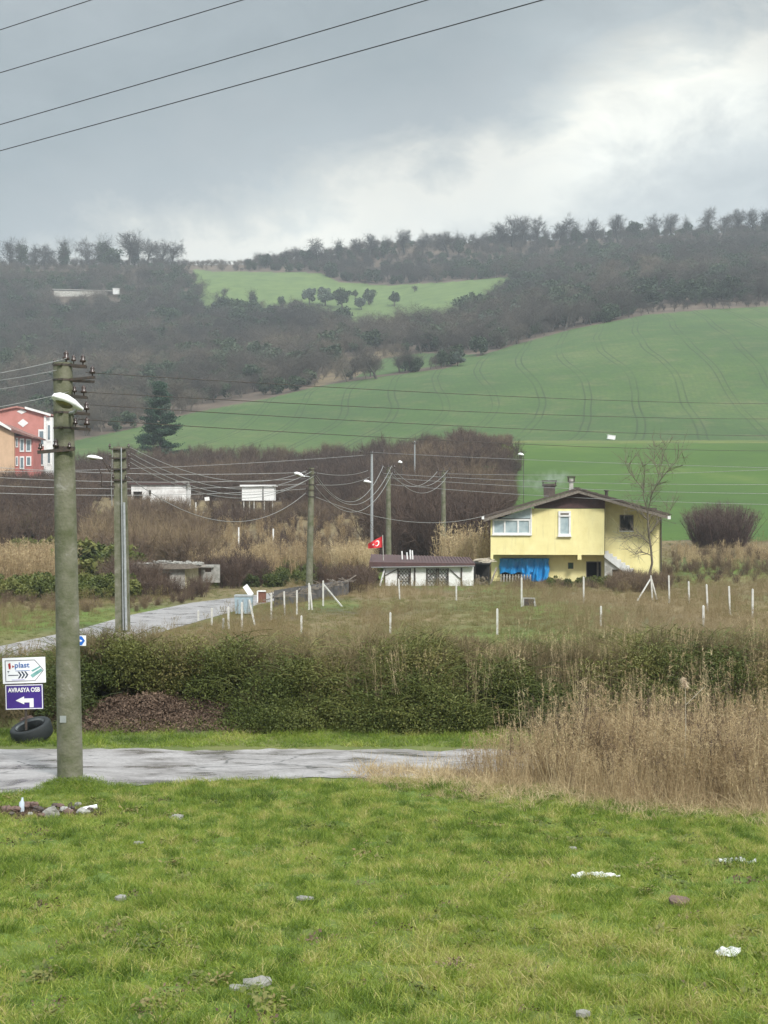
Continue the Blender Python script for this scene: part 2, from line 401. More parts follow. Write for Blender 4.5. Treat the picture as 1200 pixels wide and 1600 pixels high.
# ------------------------------------------------------------------ plant templates (kept in a collection outside the scene; the scatters below instance them)
def tplcol(name, objs):
    c = bpy.data.collections.new(name)
    for i, (mb, mat) in enumerate(objs):
        o = bpy.data.objects.new('%s_%02d' % (name, i), mb.mesh(name, mat)); c.objects.link(o)
    return c
def scatter(name, pts, col_, label, cat, group=None):
    """pts: (x,y,z, rx,ry,rz, sx,sy,sz, tint, idx)"""
    a = np.array(pts, dtype=np.float32); me = bpy.data.meshes.new(name); me.vertices.add(len(a)); me.vertices.foreach_set('co', a[:, :3].ravel())
    for nm, ty, sl, key in (('rot', 'FLOAT_VECTOR', a[:, 3:6], 'vector'), ('scl', 'FLOAT_VECTOR', a[:, 6:9], 'vector'), ('tint', 'FLOAT', a[:, 9], 'value'), ('idx', 'INT', a[:, 10].astype(np.int32), 'value')):
        at_ = me.attributes.new(nm, ty, 'POINT'); at_.data.foreach_set(key, np.ascontiguousarray(sl).ravel())
    o = bpy.data.objects.new(name, me); COL.objects.link(o)
    ng = bpy.data.node_groups.new(name, 'GeometryNodeTree')
    ng.interface.new_socket('Geometry', in_out='INPUT', socket_type='NodeSocketGeometry'); ng.interface.new_socket('Geometry', in_out='OUTPUT', socket_type='NodeSocketGeometry')
    N = ng.nodes; L = ng.links
    gi = N.new('NodeGroupInput'); go = N.new('NodeGroupOutput'); ci = N.new('GeometryNodeCollectionInfo')
    ci.inputs['Collection'].default_value = col_; ci.inputs['Separate Children'].default_value = True; ci.inputs['Reset Children'].default_value = True
    iop = N.new('GeometryNodeInstanceOnPoints'); iop.inputs['Pick Instance'].default_value = True
    def na(nm, ty):
        n_ = N.new('GeometryNodeInputNamedAttribute'); n_.data_type = ty; n_.inputs['Name'].default_value = nm; return n_.outputs['Attribute']
    er = N.new('FunctionNodeEulerToRotation')
    L.new(gi.outputs[0], iop.inputs['Points']); L.new(ci.outputs[0], iop.inputs['Instance']); L.new(na('idx', 'INT'), iop.inputs['Instance Index'])
    L.new(na('rot', 'FLOAT_VECTOR'), er.inputs[0]); L.new(er.outputs[0], iop.inputs['Rotation']); L.new(na('scl', 'FLOAT_VECTOR'), iop.inputs['Scale'])
    L.new(iop.outputs[0], go.inputs[0])
    md = o.modifiers.new('scatter', 'NODES'); md.node_group = ng
    return tag(o, label, cat, group, 'stuff')

def blades(mb, base, direc, L, wd, bend, rng, segs=2):
    """many thin curved blades at once; base Nx3, direc Nx3 unit"""
    n = len(base); side = np.cross(direc, rng.normal(size=(n, 3))); side /= np.linalg.norm(side, axis=1, keepdims=True) + 1e-9
    bd = np.array([0, 0, -1.0])[None] * bend[:, None] + side * 0
    out = rng.normal(size=(n, 3)); out[:, 2] = 0
    V = []
    for k_ in range(segs + 1):
        t_ = k_ / segs; p = base + direc * (L * t_)[:, None] + (bd + out * bend[:, None] * .5) * (L * t_ * t_)[:, None]
        wk = (wd * (1 - t_ * .85))[:, None]
        V += [p - side * wk / 2, p + side * wk / 2]
    V = np.stack(V, 1).reshape(-1, 3); per = 2 * (segs + 1); fs = []
    for i in range(n):
        o_ = i * per
        for k_ in range(segs): fs.append((o_ + 2 * k_, o_ + 2 * k_ + 1, o_ + 2 * k_ + 3, o_ + 2 * k_ + 2))
    mb.add(V, fs, False)
def rdir(rng, n, up=0.0, spread=1.0):
    d = rng.normal(size=(n, 3)) * spread; d[:, 2] = np.abs(d[:, 2]) * .5 + up; return d / np.linalg.norm(d, axis=1, keepdims=True)
def leaves(mb, pos_, size, rng, flat=.0):
    n = len(pos_); nrm = rng.normal(size=(n, 3)); nrm[:, 2] += flat; nrm /= np.linalg.norm(nrm, axis=1, keepdims=True)
    a = np.cross(nrm, rng.normal(size=(n, 3))); a /= np.linalg.norm(a, axis=1, keepdims=True); b_ = np.cross(nrm, a)
    s = (size * rng.uniform(.6, 1.3, n))[:, None]
    V = np.stack([pos_ - a * s, pos_ - b_ * s * .55, pos_ + a * s, pos_ + b_ * s * .55], 1).reshape(-1, 3)
    mb.add(V, [(4 * i, 4 * i + 1, 4 * i + 2, 4 * i + 3) for i in range(n)])
def stick(mb, p, q, r0, r1, n=3):
    d = q - p; d = d / (np.linalg.norm(d) + 1e-9); a = np.cross(d, [.3, .2, .9]); a /= np.linalg.norm(a) + 1e-9; b_ = np.cross(d, a)
    V = [];
    for c, r in ((p, r0), (q, r1)):
        for k_ in range(n):
            th = 2 * math.pi * k_ / n; V.append(c + (a * math.cos(th) + b_ * math.sin(th)) * r)
    mb.add(V, [(k_, (k_ + 1) % n, (k_ + 1) % n + n, k_ + n) for k_ in range(n)], n > 3)
def gen_tree(seed, form='round', twigs=4, thick=1.0, wood=None):
    """bare tree of height 1: returns (trunk and limbs, fine branching)"""
    rg = np.random.default_rng(seed); tr, cr = MB(), MB(); tw = []
    up = {'round': .55, 'upright': 1.2, 'spread': .25}[form]
    def branch(p, d, L, r, lev):
        segs = 3 if lev < 2 else 2; cur = p; kids = []
        for s in range(segs):
            d = d + rg.normal(size=3) * .16 + np.array([0, 0, .05 * up]); d /= np.linalg.norm(d)
            nx = cur + d * L / segs; rr = r * (1 - .28 * (s + 1)) if lev else r * (1 - .22 * (s + 1))
            r_prev = r * (1 - .28 * s) if lev else r * (1 - .22 * s)
            stick(tr if lev < 2 else cr, cur, nx, r_prev, max(rr, .0008), 6 if lev == 0 else (4 if lev == 1 else 3))
            kids += [(cur + (nx - cur) * q, d, rr) for q in ((.35, .9) if lev else (.2, .6, 1.0))]
            cur = nx
        if lev == 0: kids = kids[3:]
        for (kp_, kd, kr) in kids:
            nb = 1 if lev else 2
            for _ in range(nb if lev < 2 else 1):
                s_d = rg.normal(size=3); s_d -= kd * s_d.dot(kd); s_d /= np.linalg.norm(s_d)
                nd = kd * .55 + s_d * .8 + np.array([0, 0, .35 * up]); nd /= np.linalg.norm(nd)
                nl = L * rg.uniform(.5, .75) * (1 if lev else .62)
                if lev < 3: branch(kp_, nd, nl, kr * .6, lev + 1) if lev < 2 else tw.append((kp_, nd, nl))
    branch(np.zeros(3), np.array([0, 0, 1.0]), .68, .022 * thick, 0)
    P0 = np.array([a[0] for a in tw]); D0 = np.array([a[1] for a in tw]); L0 = np.array([a[2] for a in tw])
    for k_ in range(twigs):
        n = len(P0); dd = D0 + rg.normal(size=(n, 3)) * .45; dd /= np.linalg.norm(dd, axis=1, keepdims=True)
        blades(cr, P0 + D0 * (L0 * rg.uniform(0, .8, n))[:, None], dd, L0 * rg.uniform(.7, 1.5, n) + .03, np.full(n, .0028 * thick ** .5 * (1.6 if twigs > 5 else 1)), rg.uniform(-.15, .2, n), rg, 2)
    return tr, cr
def joinmb(*mbs):
    o = MB()
    for m_ in mbs:
        for v in m_.v: o.v.append(v)
        o.f += [tuple(i + o.n for i in f) for f in m_.f]; o.sm += m_.sm; o.n += m_.n
    return o
def gen_shrub(seed, stems=16, spread=.5, wd=.006, twg=26):
    rg = np.random.default_rng(seed); mb = MB()
    for i in range(stems):
        a = rg.uniform(0, 2 * math.pi); d = np.array([math.cos(a) * spread * rg.uniform(.1, 1), math.sin(a) * spread * rg.uniform(.1, 1), 1]); d /= np.linalg.norm(d)
        L = rg.uniform(.6, 1.0); base = np.array([rg.normal() * .08, rg.normal() * .08, 0]); p = base; pts = [p]
        for s in range(4):
            d = d + rg.normal(size=3) * .12; d /= np.linalg.norm(d); q = p + d * L / 4; stick(mb, p, q, wd * (1.3 - s * .25), wd * (1.05 - s * .25)); p = q; pts.append(p)
        P_ = np.array([pts[int(k_)] + (pts[int(k_) + 1] - pts[int(k_)]) * (k_ % 1) for k_ in rg.uniform(.8, 3.99, twg)])
        D_ = d[None] * .8 + rg.normal(size=(twg, 3)) * .5; D_ /= np.linalg.norm(D_, axis=1, keepdims=True)
        blades(mb, P_, D_, rg.uniform(.12, .34, twg), np.full(twg, wd * .9), rg.uniform(-.1, .2, twg), rg, 2)
    return mb
def gen_crown(seed, n=1600, size=.028, blobs=16, rx=.36, rz=.40, cz=.58, hollow=.75):
    rg = np.random.default_rng(seed); mb = MB(); C = []
    for i in range(blobs):
        d = rg.normal(size=3); d /= np.linalg.norm(d); q = rg.uniform(.35, .8); C.append((d[0] * rx * q, d[1] * rx * q, cz + d[2] * rz * q, rg.uniform(.09, .17)))
    C = np.array(C); idx = rg.integers(0, blobs, n); d = rg.normal(size=(n, 3)); d /= np.linalg.norm(d, axis=1, keepdims=True)
    P_ = C[idx, :3] + d * (C[idx, 3] * rg.uniform(hollow, 1.08, n))[:, None]
    leaves(mb, P_, size, rg, .4); return mb
# ------------------------------------------------------------------ plant materials
GRASSM = leafmat('grass_blades', [(0, (.022, .040, .008)), (.2, (.065, .115, .014)), (.42, (.155, .228, .026)), (.62, (.265, .315, .05)), (.8, (.40, .36, .13)), (1, (.54, .44, .24))], .5, .3, .3, (.5, .12, .38))
DRYM = leafmat('dry_stalks', [(0, (.14, .095, .055)), (.3, (.31, .225, .125)), (.65, (.53, .42, .25)), (1, (.70, .59, .39))], .7, .2, .3, (.4, .2, .4))
DRYG = leafmat('field_grass', [(0, (.085, .12, .028)), (.35, (.16, .16, .055)), (.6, (.22, .165, .085)), (1, (.34, .27, .16))], .7, .2, .2)
BRAML = leafmat('bramble_leaves', [(0, (.030, .044, .012)), (.3, (.075, .095, .020)), (.55, (.145, .15, .040)), (.8, (.20, .16, .065)), (1, (.25, .16, .085))], .6, .25, .15, (.6, .25, .15))
TWIGM = leafmat('brown_twigs', [(0, (.046, .032, .026)), (.4, (.088, .060, .047)), (.7, (.15, .108, .07)), (1, (.25, .19, .105))], .8, .15)
FORM = leafmat('bare_forest', [(0, (.032, .034, .030)), (.35, (.060, .055, .048)), (.7, (.10, .088, .072)), (1, (.17, .14, .10))], .9, .1)
HEDT = leafmat('hedge_stems', [(0, (.065, .052, .028)), (.4, (.12, .095, .048)), (.7, (.19, .15, .08)), (1, (.30, .24, .14))], .8, .15)
EVERM = leafmat('evergreen_leaves', [(0, (.018, .034, .016)), (.4, (.034, .058, .024)), (.8, (.065, .092, .045)), (1, (.12, .15, .10))], .6, .3, .1)
BARKM = M_('bark', (.075, .062, .048), (.035, .03, .024), 9, .9, .4)

rng = np.random.default_rng(7); rnd = random.Random(11)
def tuft(seed, n, L0, L1, wd, rad, sp, bend=.5):
    rg = np.random.default_rng(seed); mb = MB(); base = np.zeros((n, 3)); base[:, :2] = rg.normal(size=(n, 2)) * rad
    d = rdir(rg, n, 1.0, sp); blades(mb, base, d, rg.uniform(L0, L1, n), np.full(n, wd) * rg.uniform(.7, 1.3, n), rg.uniform(.1, bend, n), rg, 3); return mb
def plumes(seed, n, H, wd, plume, lean=.15):
    rg = np.random.default_rng(seed); mb = MB(); base = np.zeros((n, 3)); base[:, :2] = rg.normal(size=(n, 2)) * .13
    d = rdir(rg, n, 1.0, lean); L = H * rg.uniform(.55, 1.05, n); bend = rg.uniform(0, .12, n)
    blades(mb, base, d, L, np.full(n, wd), bend, rg, 3)
    m2 = n * 2; i = rg.integers(0, n, m2); f = rg.uniform(.05, .7, m2)
    dd = d[i] + rg.normal(size=(m2, 3)) * .35; dd /= np.linalg.norm(dd, axis=1, keepdims=True)
    blades(mb, base[i] + d[i] * (L[i] * f)[:, None], dd, rg.uniform(.15, .4, m2) * H * .6, np.full(m2, wd * 1.1), rg.uniform(.2, .8, m2), rg, 2)
    if plume:
        m3 = n * 12; i = rg.integers(0, n, m3); dd = d[i] + rg.normal(size=(m3, 3)) * .5; dd /= np.linalg.norm(dd, axis=1, keepdims=True)
        blades(mb, base[i] + d[i] * (L[i] * rg.uniform(.8, .98, m3))[:, None] - np.array([0, 0, 1.0]) * (bend[i] * L[i] * .7)[:, None], dd, rg.uniform(.03, .1, m3) * plume, np.full(m3, wd * .9), rg.uniform(0, .6, m3), rg, 1)
    return mb
def umbel(seed, n, H):        # leafless weed with dark dried seed heads
    rg = np.random.default_rng(seed); mb = MB()
    for i in range(n):
        p = np.array([rg.normal() * .12, rg.normal() * .12, 0]); d = np.array([rg.normal() * .12, rg.normal() * .12, 1.0]); L = H * rg.uniform(.7, 1)
        stick(mb, p, p + d * L, .004, .002)
        for k_ in range(9):
            q = p + d * L * rg.uniform(.45, .98); e = q + np.array([rg.normal() * .08, rg.normal() * .08, rg.uniform(.06, .2)]); stick(mb, q, e, .002, .0013)
            hd = e + rg.normal(size=(9, 3)) * .011; leaves(mb, hd, .009, rg)
    return mb
def patch(x, y, s, o=0): return mnoise.noise(Vector((x * s, y * s, o)))
def clamp(v, a=0, b=1): return max(a, min(b, v))

def rosette(seed):
    rg = np.random.default_rng(seed); mb = MB(); P_ = rg.normal(size=(34, 3)) * np.array([.06, .06, .015]) + np.array([0, 0, .04]); leaves(mb, P_, .022, rg, 2.2); return mb
# ---- lawn
GT = tplcol('grass_tuft', [(tuft(i, 16, .03, .09, .007, .045, 1.0, .9), GRASSM) for i in range(4)] + [(tuft(10 + i, 16, .08, .19, .0065, .045, .5, .7), GRASSM) for i in range(3)] + [(tuft(20 + i, 110, .12, .34, .007, .08, .6, .8), GRASSM) for i in range(2)] + [(rosette(600 + i), BRAML) for i in range(2)])
EDGEP = [(-160, 1250), (-60, 1248), (0, 1243), (45, 1238), (85, 1222), (140, 1220), (185, 1231), (300, 1222), (600, 1214), (1000, 1222), (1500, 1230)]
EDGED = [ground(a_, b_).y for a_, b_ in EDGEP]
def EDGE(px): return float(np.interp(px, [q[0] for q in EDGEP], EDGED))
def grass_pts(n, tufts, tag_):
    out = []
    while len(out) < n:
        d = rnd.uniform(7.6, 25.2); hw_ = 600 + 3.6 * F / d; px = 600 + rnd.uniform(-hw_, hw_)
        if rnd.random() > (d * .2727 + 3.6) / 10.5: continue
        x = (px - PX0) / F * d; y = d
        pe = pxf(x, y); lim = EDGE(pe) + .12
        if y > lim - .3 * abs(patch(x, 0, 1.1)): continue
        if math.exp(-(((x + 5.35) / .95) ** 2 + ((y - 22.1) / .36) ** 2)) > .33 and rnd.random() < .9: continue
        g = patch(x, y, .45) * .22 + patch(x, y, 1.5, 3) * .4 + patch(x, y, 4.5, 7) * .8
        tint = clamp(.46 + g * .95 + rnd.uniform(-.12, .12) + (.18 if px > 600 and py_at(d) > 1400 else 0))
        if (x + 5.57) ** 2 * .6 + (y - 24.9) ** 2 < 1.1: tint = rnd.uniform(.15, .35)
        longg = g < -.22 or rnd.random() < .16 or tint > .8
        if rnd.random() < .06: tint = rnd.uniform(.8, 1)
        if patch(x, y, 2.6, 33) > .30 and rnd.random() < .85: continue
        idx = rnd.choice((4, 5, 6)) if longg else rnd.randrange(4)
        s = rnd.uniform(.7, 1.25) * (1 + .35 * patch(x, y, .8, 9))
        out.append((x, y, zw(x, y) - .01, rnd.uniform(-.2, .2), rnd.uniform(-.2, .2), rnd.uniform(0, 6.28), s, s, s, tint, idx))
    return out
def py_at(d): return HY + (HC - zw(0, d)) * F / d
gp = grass_pts(GRASS_N, 0, 0)
for (px, py, s, tn, k_) in [(350, 1250, 1.3, .1, 7), (330, 1250, 1.0, .15, 8), (415, 1250, 1.5, .02, 8), (395, 1252, 1.0, .05, 7), (370, 1250, 1.0, .2, 7), (250, 1415, 1.1, .3, 7), (230, 1418, .9, .35, 8), (270, 1415, .9, .3, 7), (447, 1562, .55, .0, 8), (450, 1570, .5, .05, 7), (436, 1565, .45, .0, 8), (575, 1308, 1, .25, 7), (900, 1545, 1.1, .5, 8), (880, 1550, .9, .45, 7), (920, 1548, .9, .4, 8),
                            (200, 1255, 1.2, .95, 7), (190, 1252, 1.0, 1.0, 8), (130, 1258, .9, .6, 7), (40, 1500, .6, .2, 7), (300, 1600, .7, .3, 8), (1030, 1590, .9, .8, 7), (1090, 1500, .8, .9, 8), (1150, 1460, .8, 1, 7), (620, 1350, .7, .9, 8), (820, 1300, 1, .3, 8), (700, 1310, .8, .2, 7), (480, 1290, .8, .15, 8), (560, 1450, .5, .6, 7), (760, 1480, .6, .7, 8)]:
    g = ground(px, py)
    for q in range(3): gp.append((g.x + rnd.uniform(-.08, .08), g.y + rnd.uniform(-.08, .08), g.z - .01, 0, 0, rnd.uniform(0, 6.28), s * .9, s * .9, s * .85, tn, k_))
for _ in range(2600):
    a_ = rnd.uniform(0, 6.28); r_ = rnd.random() ** .6; x = -5.57 + 1.25 * r_ * math.cos(a_); y = 24.55 + .75 * r_ * math.sin(a_)
    if y > EDGE(pxf(x, y)) + .18: continue
    s = rnd.uniform(.8, 1.5); gp.append((x, y, zw(x, y) - .01, rnd.uniform(-.3, .3), rnd.uniform(-.3, .3), rnd.uniform(0, 6.28), s, s, s, rnd.uniform(.12, .4), rnd.randrange(4)))
for _ in range(700):
    d = rnd.uniform(9, 24.5); px = rnd.uniform(-100, 1300); x = (px - PX0) / F * d
    if patch(x, d, .8, 51) < .05: continue
    s = rnd.uniform(.5, 1.3); gp.append((x, d, zw(x, d) + .01, rnd.uniform(-.2, .2), rnd.uniform(-.2, .2), rnd.uniform(0, 6.28), s, s, s, rnd.uniform(.15, .95), rnd.choice((9, 10))))
for _ in range(420):
    d = rnd.uniform(9, 24); px = rnd.uniform(-100, 1300); x = (px - PX0) / F * d; s = rnd.uniform(.25, .6); gp.append((x, d, zw(x, d) - .01, 0, 0, rnd.uniform(0, 6.28), s, s, s * .8, rnd.choice((rnd.uniform(0, .3), rnd.uniform(.5, 1))), rnd.choice((7, 8))))
scatter('lawn_grass', gp, GT, 'short bright green grass covering the foreground', 'grass')

# ---- verge and far side of the road
vp = []
for _ in range(5200):
    d = rnd.uniform(28.3, 31.0); px = rnd.uniform(-200, 1400); x = (px - PX0) / F * d
    if d < 28.75 + .3 * patch(x, 1, .8): continue
    s = rnd.uniform(.8, 1.6); vp.append((x, d, zw(x, d), 0, 0, rnd.uniform(0, 6), s, s, s, clamp(.42 + patch(x, d, .8) * .7), rnd.randrange(7)))
scatter('verge_grass', vp, GT, 'thin strip of grass between the wet road and the bramble bank', 'grass')

# ---- dry stalks at the right, in front of and over the road
RT = tplcol('dry_stalk_clump', [(plumes(30 + i, 11, 1.25, .011, 1.0, .2), DRYM) for i in range(3)] + [(plumes(40 + i, 5, 2.3, .013, 1.2, .1), DRYM) for i in range(2)] + [(tuft(50 + i, 40, .2, .6, .009, .13, .6, .9), DRYM) for i in range(2)] + [(umbel(60 + i, 4, 1.3), TWIGM) for i in range(2)])
rp = []
while len(rp) < 2900:
    px = rnd.uniform(520, 1600); d = rnd.uniform(20.4, 29.5); x = (px - PX0) / F * d
    front = 25.6 - (min(px, 1260) - 560) / 640 * 3.9 if px > 560 else 25.6
    back = 26.0 + clamp((px - 650) / 250) * 3.2
    n_ = patch(x, d, .7) * .5 + rnd.uniform(-.6, .25)
    if d < front + n_ * .9 or d > back + n_ * .5: continue
    if px < 720 and rnd.random() < .6: continue
    edge_ = d - front; hs = clamp((px - 540) / 330, .25, 1.0) * clamp(.45 + edge_ * .5, .4, 1.0)
    if d > 25.8 and rnd.random() < (.85 if px < 900 else .6): continue
    if px < 800 and rnd.random() < .3: continue
    if patch(x, d, 1.3, 21) < -.25: continue
    r_ = rnd.random()
    if r_ < .50: idx = rnd.randrange(3)
    elif r_ < .56 and px > 660: idx = 3 + rnd.randrange(2)
    elif r_ < .93: idx = 5 + rnd.randrange(2)
    else: idx = 7 + rnd.randrange(2)
    s = hs * rnd.uniform(.7, 1.15)
    if idx in (5, 6): s = rnd.uniform(.8, 1.4)
    tint = clamp(.5 + patch(x, d, .9, 4) * .8 + rnd.uniform(-.2, .2) - (.1 if px > 900 else 0))
    rp.append((x, d, zw(x, d) - .02, rnd.uniform(-.1, .1), rnd.uniform(-.1, .1), rnd.uniform(0, 6.28), s, s, s, tint, idx))
c_ = 0
while c_ < 850:
    px = rnd.uniform(575, 1600); d = rnd.uniform(19.5, 26.5); x = (px - PX0) / F * d; front = 25.4 - (min(px, 1260) - 560) / 640 * 3.9 if px > 560 else 25.4
    if not front - 1.1 * abs(rnd.gauss(0, .6)) < d < front + 1.5: continue
    c_ += 1; s = rnd.uniform(.35, .9); rp.append((x, d, zw(x, d) - .02, 0, 0, rnd.uniform(0, 6.28), s, s, s * .9, rnd.uniform(.35, 1), rnd.choice((5, 6))))
scatter('dry_reeds', rp, RT, 'dense stand of dry tan weed stalks on the right of the lawn', 'dry weeds')
# ---- bramble bank
def bramble(seed, n, leafy):
    rg = np.random.default_rng(seed); mb = MB()
    d = rg.normal(size=(n, 3)); d[:, 2] = np.abs(d[:, 2]); d /= np.linalg.norm(d, axis=1, keepdims=True)
    P_ = d * np.array([.65, .65, .6]) * (rg.uniform(.5, 1.0, n) ** .5)[:, None] + rg.normal(size=(n, 3)) * .05
    leaves(mb, P_, .029, rg, .5)
    for i in range(10):
        p = np.array([rg.normal() * .2, rg.normal() * .2, .1]); dd = np.array([rg.normal() * .5, rg.normal() * .5, 1.0])
        for s in range(5):
            q = p + dd * .2; stick(mb, p, q, .006, .005); p = q; dd = dd + np.array([rg.normal() * .2, rg.normal() * .2, -.22])
    return mb
BT = tplcol('bramble_clump', [(bramble(70 + i, 950, 1), BRAML) for i in range(3)])
TT = tplcol('twig_clump', [(gen_shrub(80 + i, 14, .6, .006, 20), HEDT) for i in range(3)] + [(plumes(85 + i, 9, 1.0, .008, 1.0, .25), DRYM) for i in range(2)])
def HT(px, y=32): return 2.02 - max(0, y - 31.5) * .085 + .12 * math.sin(px * .013) - (.35 * clamp((180 - px) / 120)) + (.25 * patch(px * .02, 0, 1.0, 77) + .16 * patch(px * .09, 0, 1.0, 78))
bp, tp = [], []
for _ in range(2500):
    px = rnd.uniform(-60, 1420); y = rnd.uniform(30.6, 37.0); x = (px - PX0) / F * y
    if px < 95 and y < 33: continue
    e = math.exp(-(((x + 5.1) / 1.9) ** 2 + ((y - 31.2) / .95) ** 2))
    if e > .35: continue
    if patch(x, y * .7, .9, 41) < -.22: continue
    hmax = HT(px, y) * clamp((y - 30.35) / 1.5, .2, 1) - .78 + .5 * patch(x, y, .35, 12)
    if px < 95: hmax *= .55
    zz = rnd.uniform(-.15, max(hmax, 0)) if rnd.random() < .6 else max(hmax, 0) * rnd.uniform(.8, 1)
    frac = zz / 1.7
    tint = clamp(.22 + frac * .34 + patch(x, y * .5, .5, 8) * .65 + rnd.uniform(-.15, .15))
    s = rnd.uniform(.7, 1.15)
    bp.append((x, y, zw(x, y) + zz, rnd.uniform(-.3, .3), rnd.uniform(-.3, .3), rnd.uniform(0, 6.28), s, s, s * .95, tint, rnd.randrange(3)))
for _ in range(1600):
    px = rnd.uniform(-60, 1420); y = rnd.uniform(31.2, 40.0); x = (px - PX0) / F * y
    e = math.exp(-(((x + 5.1) / 1.9) ** 2 + ((y - 31.2) / .95) ** 2))
    if e > .35: continue
    hm = HT(px, y) * clamp((y - 30.4) / 1.5, .3, 1)
    if px < 95: hm *= .6
    s = rnd.uniform(.6, 1.0) * (1.15 if y > 33 else .9); zz = max(0, hm - s * rnd.uniform(.85, 1.3))
    tp.append((x, y, zw(x, y) + zz, rnd.uniform(-.4, .4), rnd.uniform(-.4, .4), rnd.uniform(0, 6.28), s, s, s, clamp(.45 + patch(x, y, .5, 2) * .9 + rnd.uniform(-.2, .2)), rnd.randrange(3)))
def clod(seed):
    rg = np.random.default_rng(seed); mb = MB(); P_ = rg.normal(size=(60, 3)) * np.array([.14, .14, .03]); leaves(mb, P_, .03, rg, 1.0); return mb
CLM = leafmat('dead_leaf_brown', [(0, (.045, .032, .024)), (.5, (.11, .075, .055)), (1, (.22, .155, .11))], .9, .1)
CL = tplcol('dead_leaf_litter', [(clod(500), CLM), (clod(501), CLM), (tuft(502, 14, .08, .3, .006, .08, .9, .9), CLM)])
cp = []
for _ in range(1500):
    x = -5.1 + rnd.gauss(0, 1.3); y = rnd.uniform(30.5, 33.2)
    if not -8.0 < x < -2.9: continue
    s = rnd.uniform(.6, 1.2); cp.append((x, y, zw(x, y) + .02, rnd.uniform(-.4, .4), rnd.uniform(-.4, .4), rnd.uniform(0, 6.28), s, s, s, rnd.uniform(.2, .8), rnd.choice((0, 1, 1, 2))))
sp_ = []
for _ in range(420):
    x = rnd.gauss(-5.35, .62); y = rnd.gauss(22.1, .22); s = rnd.uniform(.3, .6)
    if abs(x + 5.35) < 1.3 and abs(y - 22.1) < .5: sp_.append((x, y, zw(x, y) + .01, 0, 0, rnd.uniform(0, 6.28), s, s, s, rnd.uniform(0, .6), rnd.choice((0, 1, 2))))
for _ in range(260):
    d = rnd.uniform(9, 24.5); px = rnd.uniform(-100, 1300); x = (px - PX0) / F * d
    if patch(x, d, 2.6, 33) > .2: s = rnd.uniform(.3, .8); sp_.append((x, d, zw(x, d) + .02, 0, 0, rnd.uniform(0, 6.28), s, s, s, rnd.uniform(.1, .8), rnd.choice((0, 1))))
scatter('soil_debris', sp_, CL, 'dark crumbly soil and dead leaves under the rubbish heap and in bare spots of the lawn', 'soil')
scatter('dead_leaves', cp, CL, 'reddish brown dead leaves and stems covering the bare bank beside the nearest pole', 'dead leaves')
scatter('bramble_bank', bp, BT, 'long leafy green bramble thicket behind the wet road', 'bramble thicket')
for _ in range(150):
    px = rnd.uniform(560, 1400); y = rnd.uniform(30.8, 34); x = (px - PX0) / F * y; s = rnd.uniform(.8, 1.7)
    tp.append((x, y, zw(x, y) + rnd.uniform(.3, 1.0), rnd.uniform(-.15, .15), rnd.uniform(-.15, .15), rnd.uniform(0, 6.28), s * .5, s * .5, s, rnd.uniform(.3, .9), rnd.choice((3, 4))))
scatter('bramble_stems', tp, TT, 'brown leafless stems standing out of the bramble thicket', 'dry stems')

# ---- rough meadow between the bramble bank and the house
FT = tplcol('rough_grass', [(tuft(90 + i, 45, .2, .5, .011, .16, .55, .7), DRYG) for i in range(3)] + [(plumes(95 + i, 16, .95, .011, 1.0, .2), DRYG) for i in range(2)])
def ontrack(px, py):
    a = np.interp(px, [p[0] for p in TR_UP], [p[1] for p in TR_UP]); b_ = np.interp(px, [p[0] for p in TR_LO], [p[1] for p in TR_LO])
    return px < 445 and a - 2 < py < b_ + 3
fp = []
while len(fp) < 21000:
    y = math.exp(rnd.uniform(math.log(37), math.log(145))); px = rnd.uniform(-160, 1360); x = (px - PX0) / F * y
    if rnd.random() > (y / 145) ** .6: continue
    py = pyz(x, y)
    if ontrack(px, py): continue
    if px < 400 and 990 > py > 930 and False: continue
    g = patch(x, y * .6, .12, 1) + .5 * patch(x, y, .45, 2)
    if px < 445 and abs(py - np.interp(px, [p[0] for p in TR_UP], [p[1] for p in TR_UP])) < 13: g = -.9
    green = (370 < px < 600 and 870 < py < 912) or (480 < px < 560 and py < 985 and py > 935)
    tint = clamp(.42 + g * .8 + rnd.uniform(-.12, .12) - (.3 if green else 0) + (.15 if px > 560 and py > 920 else 0))
    idx = rnd.randrange(3) if (tint < .45 or rnd.random() < .6) else 3 + rnd.randrange(2)
    s = rnd.uniform(.6, 1.15) * (.8 if y < 80 else .85) * (.6 if tint < .2 else 1)
    fp.append((x, y, zw(x, y) - .02, rnd.uniform(-.1, .1), rnd.uniform(-.1, .1), rnd.uniform(0, 6.28), s, s, s, tint, idx))
scatter('meadow_grass', fp, FT, 'rough tan and green meadow grass between the hedge and the yellow house', 'grass')

# ---- reed beds and scrub across the valley floor
RB = tplcol('tall_reed_clump', [(plumes(100 + i, 24, 2.6, .035, 2.6, .12), DRYM) for i in range(3)])
rb = []
def zone(n, box, fn):
    c = 0; tries = 0
    while c < n and tries < n * 60:
        tries += 1
        y = rnd.uniform(box[2], box[3]); px = rnd.uniform(box[0], box[1]); x = (px - PX0) / F * y
        if fn(x, y, px): c += 1
def addreed(x, y, px, lo=.7, hi=1.2, ti=.45):
    s = rnd.uniform(lo, hi); rb.append((x, y, zw(x, y), rnd.uniform(-.08, .08), rnd.uniform(-.08, .08), rnd.uniform(0, 6.28), s, s, s, clamp(ti + patch(x, y, .1, 4) * .6), rnd.randrange(3))); return True
zone(380, (-150, 115, 92, 118), lambda x, y, px: addreed(x, y, px, .7, 1.3, .3))
zone(170, (300, 590, 112, 135), lambda x, y, px: addreed(x, y, px, .5, 1.0, .3))

